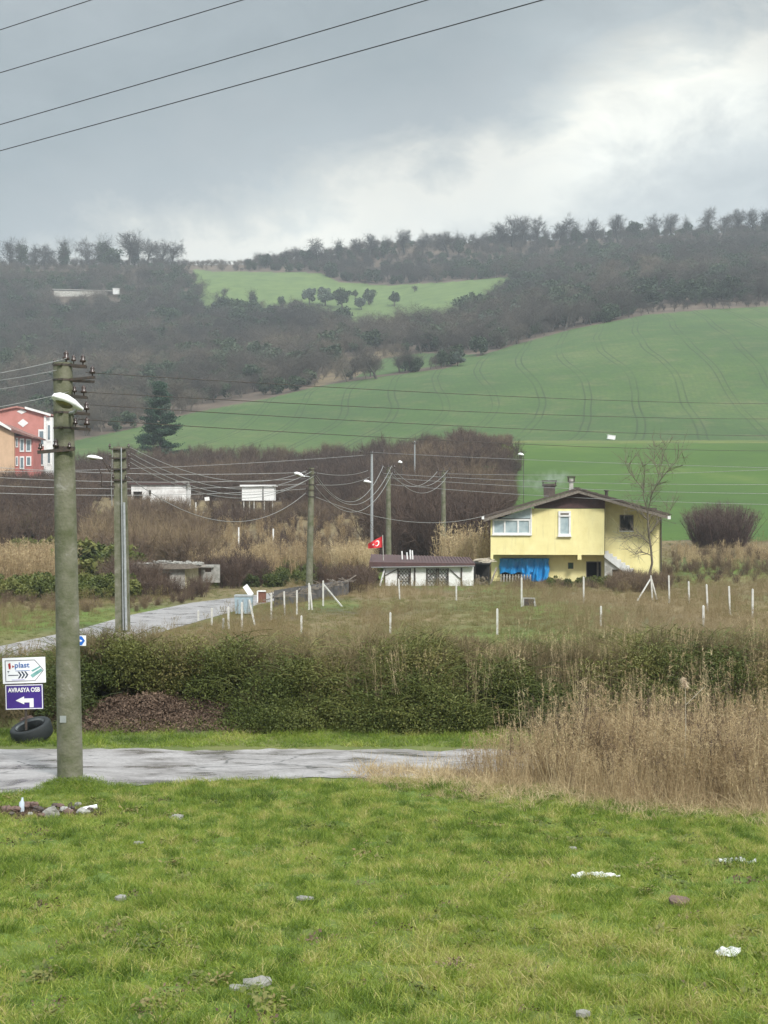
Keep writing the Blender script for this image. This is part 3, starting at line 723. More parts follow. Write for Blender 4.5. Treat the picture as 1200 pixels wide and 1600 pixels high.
zone(280, (150, 620, 135, 175), lambda x, y, px: addreed(x, y, px, .5, .9, .1))
zone(40, (525, 575, 108, 114), lambda x, y, px: addreed(x, y, px, .9, 1.2, .9))
zone(26, (690, 772, 108, 124), lambda x, y, px: addreed(x, y, px, .9, 1.7, .6))
zone(90, (1045, 1200, 114, 130), lambda x, y, px: addreed(x, y, px, .3, .55, .35))
scatter('reed_bed', rb, RB, 'tall straw coloured reeds growing across the valley floor', 'reeds')

SH = tplcol('brown_shrub', [(gen_shrub(110 + i, 22, .55, .0075, 40), TWIGM) for i in range(4)])
GS = tplcol('green_shrub', [(gen_crown(120 + i, 1500, .05, 16, .55, .42, .42, .7), BRAML) for i in range(3)])
sh, gs = [], []
def addsh(x, y, px, h0, h1, ti=.4, wd=1.0):
    h = rnd.uniform(h0, h1); sh.append((x, y, zw(x, y) - .1, rnd.uniform(-.08, .08), rnd.uniform(-.08, .08), rnd.uniform(0, 6.28), h * wd, h * wd, h, clamp(ti + patch(x, y, .05, 4) * .7 + rnd.uniform(-.1, .1)), rnd.randrange(4))); return True
def addgs(x, y, px, h0, h1, ti=.3):
    h = rnd.uniform(h0, h1); gs.append((x, y, zw(x, y) - .15 * h, 0, 0, rnd.uniform(0, 6.28), h * 1.1, h * 1.1, h, clamp(ti + patch(x, y, .1, 4) * .6 + rnd.uniform(-.1, .1)), rnd.randrange(3))); return True
# the belt of leafless thicket below the sown hill
def belt(x, y, px):
    if px > 735: return addsh(x, y, px, 2.0, 4.6 * clamp((822 - px) / 85, .4, 1), rnd.uniform(.2, .6), .95)
    if px > 760 + 30 * patch(y, 1, .05) and y > 150: return False
    if px > 640: return addsh(x, y, px, 2.8, 4.8, .35, .9)
    cap = 4.4 if px < 560 else 5.0
    if y < 215 and 190 < px < 440: return False
    return addsh(x, y, px, 2.6, cap, .25)
zone(1500, (-150, 800, 205, 298), belt)
zone(190, (640, 796, 185, 262), lambda x, y, px: addsh(x, y, px, 2.4, 6.3 * clamp((826 - px) / 90, .35, 1), rnd.uniform(.15, .6), .95))
zone(30, (780, 815, 195, 255), lambda x, y, px: addsh(x, y, px, 1.5, 3.5, .25, 1.0))
zone(240, (590, 770, 128, 190), lambda x, y, px: addsh(x, y, px, 3.5, 6.5, .3, .9))
zone(160, (-150, 150, 150, 205), lambda x, y, px: addsh(x, y, px, 2.5, 4.5, .3))
zone(150, (140, 320, 112, 165), lambda x, y, px: addsh(x, y, px, 2.8, 4.4, .8))      # willowy scrub above the ruined hut
zone(110, (300, 600, 112, 165), lambda x, y, px: addsh(x, y, px, .9, 2.2, .45))
zone(50, (300, 600, 112, 140), lambda x, y, px: addgs(x, y, px, .7, 1.4, .45))
zone(90, (300, 600, 170, 205), lambda x, y, px: addsh(x, y, px, 1.8, 3.0, .3))
zone(46, (196, 325, 84, 91), lambda x, y, px: addsh(x, y, px, .7, 1.5, .5))
zone(30, (180, 245, 88, 94), lambda x, y, px: addsh(x, y, px, 1.4, 2.6, .5))
zone(60, (195, 300, 172, 186), lambda x, y, px: addsh(x, y, px, 2.0, 3.6, .7))
zone(16, (370, 430, 176, 186), lambda x, y, px: addsh(x, y, px, 1.2, 2.2, .5))
zone(60, (-150, 330, 96, 112), lambda x, y, px: addsh(x, y, px, 1.2, 2.4, .6))
zone(30, (320, 420, 96, 106), lambda x, y, px: addsh(x, y, px, 1.5, 2.8, .3))
zone(40, (500, 590, 88, 104), lambda x, y, px: addsh(x, y, px, .9, 2.0, .3))
zone(60, (960, 1045, 90, 100), lambda x, y, px: addsh(x, y, px, .7, 1.6, .5))
zone(50, (790, 1000, 95, 100), lambda x, y, px: addsh(x, y, px, .4, .9, .3))
zone(200, (1035, 1360, 104, 128), lambda x, y, px: addsh(x, y, px, .5, 1.2, .55))
zone(90, (-150, 320, 70, 82), lambda x, y, px: addsh(x, y, px, .4, .9, .6) if not ontrack(px, pyz(x, y)) else False)
zone(230, (-150, 205, 80, 92), lambda x, y, px: addgs(x, y, px, 1.0, 2.0, .35) if not ontrack(px, pyz(x, y) - 8) else False)
zone(26, (115, 190, 100, 112), lambda x, y, px: addgs(x, y, px, 3.0, 4.6, .15))
zone(60, (330, 580, 98, 112), lambda x, y, px: addgs(x, y, px, .8, 1.7, .15))
zone(40, (560, 800, 200, 260), lambda x, y, px: addgs(x, y, px, 2, 3.4, .2))
zone(26, (860, 955, 97, 102), lambda x, y, px: addgs(x, y, px, .7, 1.1, .2))
zone(30, (20, 190, 140, 180), lambda x, y, px: addgs(x, y, px, 1.6, 3, .5))
scatter('brown_thicket', sh, SH, 'leafless brown scrub and thicket across the valley floor', 'thicket')
scatter('green_undergrowth', gs, GS, 'low green bramble and ivy undergrowth on the valley floor', 'undergrowth')

# ---- wooded hills
FO = tplcol('forest_tree', [(joinmb(*gen_tree(200 + i, ('round', 'upright', 'spread', 'round')[i % 4], 5, 1.3)), FORM) for i in range(6)])
FE = tplcol('forest_evergreen', [(gen_crown(220 + i, 1100, .045, 15, .34 + .05 * i, .42, .5, .6), EVERM) for i in range(3)])
fo, fe = [], []
def clear_of(px, py):
    return inpoly(px, py, HILL) or inpoly(px, py, STRIP) or inpoly(px, py, CLEAR) or (80 < px < 196 and 458 < py < 482)
n_ = 0
while n_ < FOREST_N:
    y = rnd.uniform(300, 975); px = rnd.uniform(-260, 1460); x = (px - PX0) / F * y
    if rnd.random() > y / 975: continue
    py = pyz(x, y)
    if clear_of(px, py): continue
    if y < 420 and px > 300: continue
    if py > 700 or (px > 745 and py > 560): continue
    n_ += 1
    low = inpoly(px, py, SCRUB) or (px > 1000 and y < 560) or (290 < px < 385 and y > 860)
    gz = patch(x, y, .008, 6); ev = .26 + .4 * clamp(gz * 2.2)
    if px > 700 and 400 < py < 500: ev += .35
    if px < 120 and py > 430: ev += .22
    if low: ev = 0
    h = rnd.choice((rnd.uniform(5, 9), rnd.uniform(7, 13.5))) * ((.5 if px < 300 else .68) if y > 870 else 1.0) * (.85 if y < 480 else 1); 
    if low: h = rnd.uniform(2.0, 4.5)
    tint = clamp(.4 + patch(x, y, .012, 2) * 1.0 + rnd.uniform(-.22, .22) + (.25 if y < 620 and px < 640 else 0) + (.3 if low else 0))
    if rnd.random() < ev:
        h *= rnd.uniform(.75, 1.0); fe.append((x, y, zw(x, y) - h * .12, 0, 0, rnd.uniform(0, 6.28), h * rnd.uniform(.8, 1.5), h * rnd.uniform(.8, 1.5), h, tint * rnd.uniform(.3, 1.1), rnd.randrange(3)))
    else:
        fo.append((x, y, zw(x, y) - h * .1, rnd.uniform(-.06, .06), rnd.uniform(-.06, .06), rnd.uniform(0, 6.28), h * rnd.uniform(1.0, 1.7), h * rnd.uniform(1.0, 1.7), h, tint, rnd.randrange(6)))
scatter('bare_woodland', fo, FO, 'grey brown leafless woodland covering the hills behind the fields', 'woodland')
scatter('evergreen_woodland', fe, FE, 'dark evergreen trees mixed through the leafless woodland', 'woodland')
# ================================================================== THINGS
WHITE = M_('white_paint', (.80, .80, .79), (.68, .67, .65), 5, .6, .2)
WHITEP = M_('white_plastic', (.80, .80, .80), (.72, .72, .71), 6, .35)
GLASSM = M_('window_glass', (.16, .21, .24), (.10, .14, .16), 1.5, .08, spec=.9)
CURT = M_('curtain_cloth', (.62, .66, .66), (.45, .50, .52), 14, .8)
DARKM = M_('dark_metal', (.045, .042, .04), (.09, .06, .045), 12, .6, .2, metal=.3)
INSUL = M_('brown_porcelain', (.05, .03, .025), (.03, .02, .018), 6, .25)
CONC = M_('lichen_concrete', (.17, .165, .12), (.075, .085, .038), 3.0, .9, .8, 22, c3=(.30, .29, .26), detail=9)
CONCG = M_('pale_concrete', (.34, .33, .31), (.2, .2, .18), 5, .9, .4, 30)
GALV = M_('galvanised_steel', (.45, .47, .48), (.33, .35, .36), 10, .45, metal=.5)
GALVW = M_('aluminium_wire', (.30, .30, .29), (.22, .22, .21), 10, .5, metal=.2)
BLACKW = M_('black_cable', (.025, .025, .028), (.02, .02, .02), 10, .6)
YELL = M_('yellow_render', (.82, .74, .38), (.74, .65, .31), 1.1, .9, .25, 14, c3=(.86, .79, .46))
_nt = NT(YELL.node_tree); _b = YELL.node_tree.nodes['Principled BSDF']; _src = _b.inputs['Base Color'].links[0].from_socket
_mp = _nt.n('ShaderNodeMapping', i_Vector=_nt.n('ShaderNodeTexCoord').outputs['Object']); _mp.inputs['Scale'].default_value = (2.2, 2.2, .28)
_st = _nt.mapr(_nt.noise(_mp.outputs[0], 1.6, 6, .65), .55, .78, 0, .45); _nt.set(_b.inputs['Base Color'], _nt.mix(_st, _src, (.42, .36, .20)))
ROOFB = M_('brown_roof_tiles', (.10, .075, .062), (.055, .042, .036), 5, .8, .6, 12, c3=(.17, .14, .12))
MAROON = M_('maroon_boards', (.085, .040, .038), (.055, .03, .028), 4, .7, .2)
DARKIN = M_('dark_interior', (.02, .019, .017), (.012, .012, .011), 2, .95)  # interior shade put into the colour as near-black
TARP = M_('blue_tarpaulin', (.015, .26, .62), (.01, .18, .46), 2.2, .35, .3, 6)
BRICKR = M_('rusty_board', (.18, .07, .045), (.12, .05, .035), 6, .8)
WOODG = M_('weathered_wood', (.22, .19, .16), (.12, .10, .08), 7, .9, .4)
PALEWOOD = M_('pale_wood', (.50, .45, .36), (.36, .31, .24), 7, .8)
BINM = M_('pale_blue_metal', (.33, .42, .48), (.26, .34, .40), 5, .5, .1)
RUBB = M_('black_rubber', (.006, .009, .010), (.012, .016, .017), 8, .75, .4)
STONE = M_('grey_stone', (.27, .26, .235), (.14, .135, .12), 9, .9, .5)
STONEB = M_('brown_stone', (.16, .10, .08), (.09, .06, .05), 9, .9, .5)
REDF = M_('red_cloth', (.62, .02, .03), (.5, .015, .02), 3, .7)
PINK = M_('pink_render', (.52, .22, .19), (.44, .18, .15), .8, .9, .2)
ORANGE = M_('orange_render', (.60, .41, .27), (.5, .34, .22), .8, .9, .2)
REDR = M_('red_render', (.44, .15, .13), (.36, .12, .10), .8, .9, .2)
AMBER = M_('amber_lens', (.12, .11, .03), (.08, .075, .02), 10, .3)
GREYW = M_('stained_white_wall', (.52, .51, .47), (.22, .20, .17), 1.6, .9, .3, c3=(.66, .65, .62))
PURP = M_('purple_sign_face', (.045, .018, .20), (.04, .015, .18), 3, .4)
INK = M_('dark_ink', (.02, .03, .06), (.02, .03, .06), 3, .5)
BLUEI = M_('blue_ink', (.01, .09, .35), (.01, .09, .35), 3, .5)
REDI = M_('red_ink', (.35, .02, .02), (.3, .02, .02), 3, .5)
TEALI = M_('teal_ink', (.20, .40, .38), (.1, .28, .27), 9, .5)

ORD = ['first', 'second', 'third', 'fourth', 'fifth', 'sixth', 'seventh', 'eighth', 'ninth', 'tenth', 'eleventh', 'twelfth', 'thirteenth', 'fourteenth', 'fifteenth', 'sixteenth', 'seventeenth', 'eighteenth', 'nineteenth', 'twentieth']
V3 = Vector

# ------------------------------------------------------------------ utility poles
def insulator(parent, p, up=V3((0, 0, 1)), s=1.0, lean=0):
    p = V3(p); u = V3(up).normalized()
    mb = MB(); mb.tube([p, p + u * .05 * s, p + u * .055 * s, p + u * .09 * s, p + u * .11 * s, p + u * .15 * s, p + u * .17 * s, p + u * .20 * s],
                       [.012 * s, .012 * s, .05 * s, .055 * s, .032 * s, .042 * s, .03 * s, .008 * s], 10)
    return mb.build('insulator', INSUL, parent)
def band(parent, c, r, h=.05):
    mb = MB(); c = V3(c); mb.tube([c - V3((0, 0, h / 2)), c + V3((0, 0, h / 2))], [r, r], 16); mb.box(c + V3((0, -r - .015, 0)), (.07, .05, h)); return mb.build('clamp_band', DARKM, parent)

def lerp(a, b_, t_): return a + (b_ - a) * t_
g = ground(110, 1222); gA = V3((g.x, 25.0, 0)); gA.x = at(110, 0, 25).x
poleA = thing('utility_pole', (gA.x, gA.y, 0.0), 'tall mossy round concrete power pole nearest the camera, standing beside the wet road', 'power pole')
topA = at(98, 566, 25)
def axA(py):                 # axis of the leaning pole at a photo row
    z = HC + (HY - py) * 25 / F; t_ = (z - 0) / topA.z; return V3((lerp(gA.x, topA.x, t_), 25, z)), lerp(.225, .165, t_)
mb = MB(); mb.tube([axA(1232)[0] + V3((0, 0, -.1))] + [axA(y)[0] for y in (1160, 1000, 850, 700, 620, 567)], [.228, .222, .208, .196, .183, .174, .166], 28); mb.build('concrete_shaft', CONC, poleA)
mb = MB(); a, r = axA(1121); mb.box(a + V3((-.06, -r - .004, 0)), (.11, .006, .12)); pl = mb.build('number_plate', GALV, poleA)
for i, (py, L_, side) in enumerate([(571, .30, 1), (594, .46, 1), (619, .30, 1), (645, .34, 1), (669, .34, 1)]):
    a, r = axA(py); band(poleA, a, r + .012, .035)
    mb = MB(); mb.bar(a + V3((r * .8, -.08, .0)), a + V3((r + L_ - .03, -.14, -.03 if i != 1 else .04)), .055, .045); mb.bar(a + V3((r * .6, .1, 0)), a + V3((r + L_ * .8, .12, -.02)), .045); mb.build('bracket_arm', DARKM, poleA)
    e = a + V3((r + L_ - .08, -.13, -.01 if i != 1 else .05)); insulator(poleA, e, s=1.0)
    if i in (0, 2, 4): insulator(poleA, a + V3((r + .05, -.1, .02)), s=.8)
a, r = axA(568); insulator(poleA, a + V3((.06, 0, 0)), s=1.2); insulator(poleA, a + V3((-.13, -.05, -.08)), s=.8)
a, r = axA(704); mb = MB(); mb.bar(a + V3((-.42, -r - .04, -.04)), a + V3((.22, -r - .02, .02)), .07, .06); mb.build('cross_arm', DARKM, poleA); band(poleA, a + V3((0, 0, .04)), r + .015, .05)
insulator(poleA, a + V3((-.10, -r - .05, 0)), s=1.0); insulator(poleA, a + V3((-.37, -r - .05, -.03)), s=.8); insulator(poleA, a + V3((.14, -r - .05, 0)), s=.7)
# lamp: arm clamp, shell, lens
a, r = axA(640)
mb = MB(); mb.tube([a + V3((.13, -r * .6, -.07)), a + V3((.26, -.32, -.07)), a + V3((.34, -.42, .0))], .028, 10); lampA = mb.build('lamp_arm', GALV, poleA)
def lamp_head(parent, c, d, L_, wd, ht_, mat_s=WHITEP, lens=True):
    c = V3(c); d = V3(d).normalized(); side = d.cross(V3((0, 0, 1))).normalized(); up = side.cross(d).normalized()
    def shell(zs, wk, mbx, lo):
        prof = [(0, .30, .35), (.12, .42, .5), (.35, .8, .85), (.6, 1, 1), (.82, .86, .85), (.95, .5, .5), (1, .12, .15)]
        n = 14; vs_ = []; fs = []
        for (t_, wf, hf) in prof:
            for k_ in range(n):
                th = 2 * math.pi * k_ / n; cx = math.cos(th) * wd / 2 * wf; cz = math.sin(th)
                cz = cz * ht_ * hf if cz > 0 else cz * ht_ * .45 * hf
                p = c + d * (t_ * L_) + side * cx + up * cz; vs_.append(tuple(p))
        m_ = len(prof)
        for i in range(m_ - 1):
            for k_ in range(n): fs.append((i * n + k_, i * n + (k_ + 1) % n, (i + 1) * n + (k_ + 1) % n, (i + 1) * n + k_))
        mbx.add(vs_, fs, True); mbx.add(vs_[:n], [tuple(range(n))]); mbx.add(vs_[-n:], [tuple(range(n))[::-1]])
    mb = MB(); shell(None, None, mb, 0); h = mb.build('lamp_head', mat_s, parent)
    if lens:
        mb = MB(); vs_ = []; n = 16
        for rr, zz in ((1, .30), (.8, .62), (.4, .78), (0.02, .82)):
            for k_ in range(n):
                th = 2 * math.pi * k_ / n; p = c + d * (L_ * (.60 + .27 * rr * math.sin(th))) + side * (wd * .40 * rr * math.cos(th)) - up * (ht_ * zz); vs_.append(tuple(p))
        mb.add(vs_, [(i * n + k_, i * n + (k_ + 1) % n, (i + 1) * n + (k_ + 1) % n, (i + 1) * n + k_) for i in range(3) for k_ in range(n)], True)
        mb.build('lens', AMBER, h)
    return h
lamp_head(poleA, at(128, 640, 24.55), (-.40, -.5, .20), .66, .30, .13)

gB = at(191, 985, 57)
poleB = thing('utility_pole', (gB.x, gB.y, -.1), 'grooved grey concrete power pole with a bright steel conduit, beside the pale track', 'power pole')
def axB(py): return at(lerp(192, 187, (985 - py) / 288), py, 57)
mb = MB(); n = 6
for s_x, dark in ((-1, 0), (1, 0)):
    mb.bar(axB(990) + V3((s_x * .17, 0, 0)), axB(698) + V3((s_x * .12, 0, 0)), .13, .26)
mb.bar(axB(990) + V3((0, .06, 0)), axB(700) + V3((0, .06, 0)), .24, .1); mb.build('concrete_shaft', CONC, poleB)
for py in (702, 716, 733, 750):
    a = axB(py); mb = MB(); mb.box(a, (.46, .36, .05)); mb.build('clamp_band', DARKM, poleB)
    for sx2 in (-1, 1):
        mb = MB(); mb.bar(a + V3((sx2 * .2, -.1, 0)), a + V3((sx2 * (.42 if py < 740 else .3), -.12, .02)), .05); mb.build('bracket_arm', DARKM, poleB); insulator(poleB, a + V3((sx2 * (.38 if py < 740 else .26), -.12, .03)), s=1.0)
mb = MB(); mb.tube([axB(984) + V3((.17, -.2, 0)), axB(785) + V3((.17, -.2, 0))], .055, 10); mb.tube([axB(984) + V3((.05, -.18, 0)), axB(775) + V3((.08, -.2, 0)), axB(700) + V3((.1, -.2, 0))], .025, 8); mb.build('conduit', GALV, poleB)
mb = MB(); mb.tube([axB(735) + V3((-.2, -.1, 0)), at(172, 738, 56.7), at(159, 716, 56.6)], .022, 8); mb.tube([axB(760) + V3((-.2, -.1, 0)), at(159, 760, 56.7), at(159, 742, 56.7), at(155, 733, 56.7)], .03, 6); mb.build('lamp_arm', DARKM, poleB)
lamp_head(poleB, at(160, 717, 56.6), (-1, -.25, .12), .62, .26, .11)
mb = MB(); mb.tube([at(176, 700, 56.9), at(174, 760, 56.9), at(175, 790, 56.9)], .02, 6); mb.build('hanging_cable', GALVW, poleB)

gC = at(484, 928, 82)
poleC = thing('utility_pole', (gC.x, gC.y, -.3), 'slim grey concrete power pole with a white lamp head, behind the braced fence posts', 'power pole')
def axC(py): return at(lerp(483, 487, (928 - py) / 198), py, 82)
mb = MB(); mb.tube([axC(936), axC(830), axC(731)], [.21, .18, .15], 16); mb.build('concrete_shaft', CONC, poleC)
for py in (734, 742, 757, 766, 776):
    a = axC(py); mb = MB(); mb.tube([a - V3((0, 0, .03)), a + V3((0, 0, .03))], .2, 12); mb.build('clamp_band', DARKM, poleC)
    for sx2 in (-1, 1): insulator(poleC, a + V3((sx2 * .27, -.05, 0)), s=.9); 
    mb = MB(); mb.bar(a + V3((-.3, -.1, 0)), a + V3((.3, -.1, 0)), .05); mb.build('cross_arm', DARKM, poleC)
mb = MB(); mb.tube([axC(745) + V3((-.1, -.1, 0)), at(475, 744, 81.8)], .03, 8); mb.build('lamp_arm', GALV, poleC)
lamp_head(poleC, at(476, 745, 81.8), (-1, -.25, .35), .66, .32, .14)

def farpole(name, px, yb, yt, d, r, mat, label, arms, lampd=None, steel=False, pxt=None):
    o = thing(name, tuple(at(px, yb, d)), label, 'power pole'); mb = MB(); a, b2 = at(px, yb + 3, d), at(pxt or px, yt, d); mb.tube([a, (a + b2) / 2, b2], [r, r * .85, r * .7], 10); mb.build('steel_tube' if steel else 'concrete_shaft', mat, o)
    for (py, hw) in arms:
        c = at(pxt or px, py, d) + V3((0, -.12, 0)); mb = MB(); mb.bar(c - V3((hw, 0, 0)), c + V3((hw, 0, .05)), .09); mb.build('cross_arm', DARKM, o)
        for q in (-.95, 0, .95): insulator(o, c + V3((q * hw, 0, .04)), s=1.6)
    if lampd: lamp_head(o, at(lampd[0] + 5, lampd[1], d - .3), (-1, -.2, .15), .75, .4, .2)
    return o
farpole('utility_pole', 581, 862, 705, 135, .16, GALV, 'thin pale steel power pole topped by a broad crossarm, left of the red flag', [(709, 1.15)], (575, 754), True)
farpole('utility_pole', 607, 868, 730, 112, .24, CONC, 'dark concrete power pole behind the long white shed, above the red flag', [(733, .5), (742, .5)])
farpole('utility_pole', 693, 862, 735, 126, .24, CONC, 'dark concrete power pole in the brown thicket just left of the yellow house', [(737, .55), (746, .5)])
farpole('utility_pole', 648, 790, 689, 215, .14, GALV, 'most distant thin pole, pale against the brown thicket below the sown hill', [(694, .35)])
# two more lamps seen against the thicket, on their own thin columns
for px, py, yb, d, lab in ((815, 710, 790, 180, 'white lamp on a thin column at the edge of the bright green field'), (625, 722, 800, 170, 'small white lamp on a thin column deep in the thicket')):
    o = thing('street_lamp', tuple(at(px + 3, yb, d)), lab, 'street lamp'); mb = MB(); mb.tube([at(px + 3, yb + 20, d), at(px + 3, py + 2, d), at(px + 1, py, d)], .045, 6); mb.build('lamp_post', DARKM, o)
    lamp_head(o, at(px + 3.5, py + 1, d), (-1, -.1, .1), .75 if px > 700 else .5, .5 if px > 700 else .3, .25)

# ------------------------------------------------------------------ wires
def wire(p0, p1, sag, r, label, group, mat=GALVW, n=26, name='overhead_wire'):
    p0, p1 = V3(p0), V3(p1); pts = []
    for i in range(n + 1):
        t_ = i / n; p = p0.lerp(p1, t_); p.z -= 4 * sag * t_ * (1 - t_); pts.append(p)
    mb = MB(); mb.tube(pts, r * .8, 5, False); solo(name, mb, mat, label, 'wire', group)
names4 = ['uppermost', 'second from the top', 'third from the top', 'lowest']
for i, (ya, q) in enumerate([(40, (120, 0)), (107, (352, 0)), (188, (638, 0)), (229, (816, 0))]):
    A_ = at(0, ya, 31); B_ = at(q[0], q[1], 31 - q[0] * .0105)
    d_ = B_ - A_; k_ = 30 / d_.length; S_ = A_ - d_ * (18 / d_.length); E_ = A_ + d_ * k_
    wire(S_, E_, .10, .0125, '%s of the four black cables crossing the sky at top left' % names4[i], 'cables across the sky', BLACKW, 40, 'overhead_cable')
G1 = 'wires from the nearest pole out of frame to the left'
for i, (x0, y0, x1, y1, w_) in enumerate([(104, 560, -160, 603, 'topmost'), (90, 578, -160, 607, 'second'), (80, 593, -160, 621, 'third'), (108, 612, -160, 656, 'lowest')]):
    wire(at(x0, y0, 24.9), at(x1, y1, 19), .06, .007, '%s thin wire running left from the head of the nearest pole' % w_, G1)
G2 = 'wires from the nearest pole to the right'
for i, (x0, y0, x1, y1, w_) in enumerate([(134, 582, 1500, 618, 'topmost'), (120, 612, 1500, 640, 'second'), (132, 632, 1500, 668, 'third'), (122, 655, 1500, 692, 'lowest')]):
    wire(at(x0, y0, 24.9), at(x1, y1, 95), .55, .009, '%s dark wire running right from the nearest pole across the sown hill' % w_, G2, DARKM)
G3 = 'wires between the grooved pole and the lamp pole'
for i, (a_, b_, sg, w_) in enumerate([((203, 699), (480, 735), 1.0, 'topmost'), ((204, 708), (488, 736), 1.25, 'second'), ((204, 716), (492, 743), 1.3, 'third'), ((203, 722), (480, 750), 1.25, 'fourth'), ((200, 745), (478, 770), 1.75, 'lowest, deeply sagging')]):
    wire(at(*a_, 57), at(*b_, 82), sg, .019, '%s wire between the grooved pole and the slim lamp pole' % w_, G3)
G4 = 'wires from the lamp pole to the pole above the flag'
for i, (a_, b_, w_) in enumerate([((490, 736), (599, 728), 'upper'), ((492, 745), (612, 728), 'middle'), ((491, 758), (613, 738), 'lower')]):
    wire(at(*a_, 82), at(*b_, 112), 2.3, .024, '%s sagging wire between the slim lamp pole and the dark pole above the flag' % w_, G4)
G5 = 'wires between the two dark poles'
for i, (a_, b_, w_) in enumerate([((599, 728), (684, 736), 'upper'), ((612, 729), (700, 735), 'middle'), ((613, 739), (698, 746), 'lower')]):
    wire(at(*a_, 112), at(*b_, 126), 1.5, .026, '%s wire between the two dark poles left of the yellow house' % w_, G5)
G6 = 'wires passing above the yellow house'
for i, (a_, b_, w_, d0) in enumerate([((584, 707), (1500, 738), 'topmost', 135), ((600, 740), (1500, 752), 'second', 112), ((600, 746), (1500, 770), 'third', 112), ((607, 757), (1500, 790), 'fourth', 112), ((693, 740), (1500, 716), 'fifth', 126)]):
    wire(at(*a_, d0), at(*b_, 92), .5 if i else .2, .023, '%s pale wire passing just above the roof of the yellow house' % w_, G6)
G7 = 'wires from out of frame left to the lamp pole'
for i, (y0, y1, w_) in enumerate([(712, 738, 'topmost'), (730, 748, 'second'), (745, 756, 'third'), (758, 764, 'lowest')]):
    wire(at(-220, y0, 74), at(479, y1, 82), .45, .019, '%s near level pale wire entering at left and ending at the slim lamp pole' % w_, G7)
wire(at(-220, 738, 118), at(572, 711, 135), .5, .024, 'faint wire reaching the broad crossarm of the thin steel pole from the left', None)
wire(at(492, 776, 82), at(757, 806, 104), .95, .02, 'single sagging wire from the slim lamp pole to the left eave of the yellow house', None)
wire(at(490, 738, 82), at(575, 735, 135), .3, .022, 'straight upper wire from the slim lamp pole to the thin steel pole', 'wires from the lamp pole to the thin steel pole')
wire(at(490, 757, 82), at(578, 745, 135), .3, .022, 'straight lower wire from the slim lamp pole to the thin steel pole', 'wires from the lamp pole to the thin steel pole')

# ------------------------------------------------------------------ yellow house
HS = F / 105.0; hx = lambda px: at(px, 0, 105).x; hz_ = lambda py: HC + (HY - py) * 105 / F
YH = 105.0; HB = V3((hx(900), YH, hz_(915)))
house = thing('yellow_house', tuple(HB), 'two storey yellow rendered house with a shallow brown gabled roof and blue tarpaulin downstairs', 'house')
def W(px, py, y=0.0): return V3((hx(px), YH + y, hz_(py)))
def wall_(mb, x0, x1, ytop, ybot, y, th, holes=()): mb.wall(hx(x0), hx(x1), hz_(ybot), hz_(ytop), YH + y, th, [(hx(a), hx(b2), hz_(d2), hz_(c2)) for (a, b2, c2, d2) in holes])
up = MB()
wall_(up, 767, 833, 807, 867, 0, .22, [(770.5, 829, 807.5, 834)])
wall_(up, 833, 944, 795, 867, 0, .22, [(873, 891.5, 799, 837)])
up.box((hx(833), YH + .1, hz_(801)), (.16, .2, .62))
up.box((hx(767) + .11, YH + 4.6, (hz_(806) + hz_(867)) / 2), (.22, 8.75, hz_(806) - hz_(867)))
up.box((hx(944) - .11, YH + .76, (hz_(777) + hz_(867)) / 2), (.22, 1.08, hz_(777) - hz_(867)))
up.box(((hx(767) + hx(944)) / 2, YH + .65, hz_(867) + .09), (hx(944) - hx(767) - .5, .86, .16))
up.build('upper_wall', YELL, house)
mb = MB(); mb.prism([(hx(767) - .01, hz_(867)), (hx(771), hz_(867)), (hx(771), hz_(875)), (hx(767) - .01, hz_(873.5))], YH - .02, YH + .3); mb.build('beam_end', YELL, house); mb = MB(); mb.prism([(hx(902.5), hz_(866.5)), (hx(908.5), hz_(866.5)), (hx(908.5), hz_(874.5)), (hx(902.5), hz_(874.5))], YH - .02, YH + 1.3); mb.build('beam_end', YELL, house)
lo = MB()
wall_(lo, 768, 945, 867.2, 915, 1.3, .22, [(784, 857, 873, 914), (889, 897.5, 880, 890), (917.5, 941, 878, 907)])
wall_(lo, 945, 1033.5, 802, 915, 1.3, .22, [(970, 991.5, 804.5, 829.5)])
lo.add([W(945, 802, 1.3), W(1033.5, 802, 1.3), W(945, 777, 1.3)], [(0, 1, 2)])
lo.box((hx(1033.5) - .11, YH + 5.2, (hz_(804) + hz_(917)) / 2), (.22, 7.4, hz_(804) - hz_(917)))
lo.box((hx(768) + .12, YH + 5.2, (hz_(868) + hz_(917)) / 2), (.22, 7.4, hz_(868) - hz_(917)))
lo.box(((hx(768) + hx(1033)) / 2, YH + 9.0, (hz_(804) + hz_(917)) / 2), (hx(1033) - hx(768) - .02, .2, hz_(804) - hz_(917)))
lo.box(((hx(768) + hx(1033)) / 2, YH + 5.2, hz_(866)), (hx(1033) - hx(768) - .6, 7.2, .15))
lo.build('lower_wall', YELL, house)
mb = MB(); mb.box((hx(944.6), YH + .64, (hz_(777) + hz_(866)) / 2), (.03, 1.3, hz_(777) - hz_(866))); mb.box(((hx(768) + hx(1033)) / 2, YH + 4.0, hz_(891)), (11.5, .1, 2.2)); mb.box((hx(851), YH + 4.2, hz_(830)), (7.0, .1, 2.4)); mb.build('interior_shade', DARKIN, house)  # near-black sheets stand in for unlit rooms; one covers the overhang side
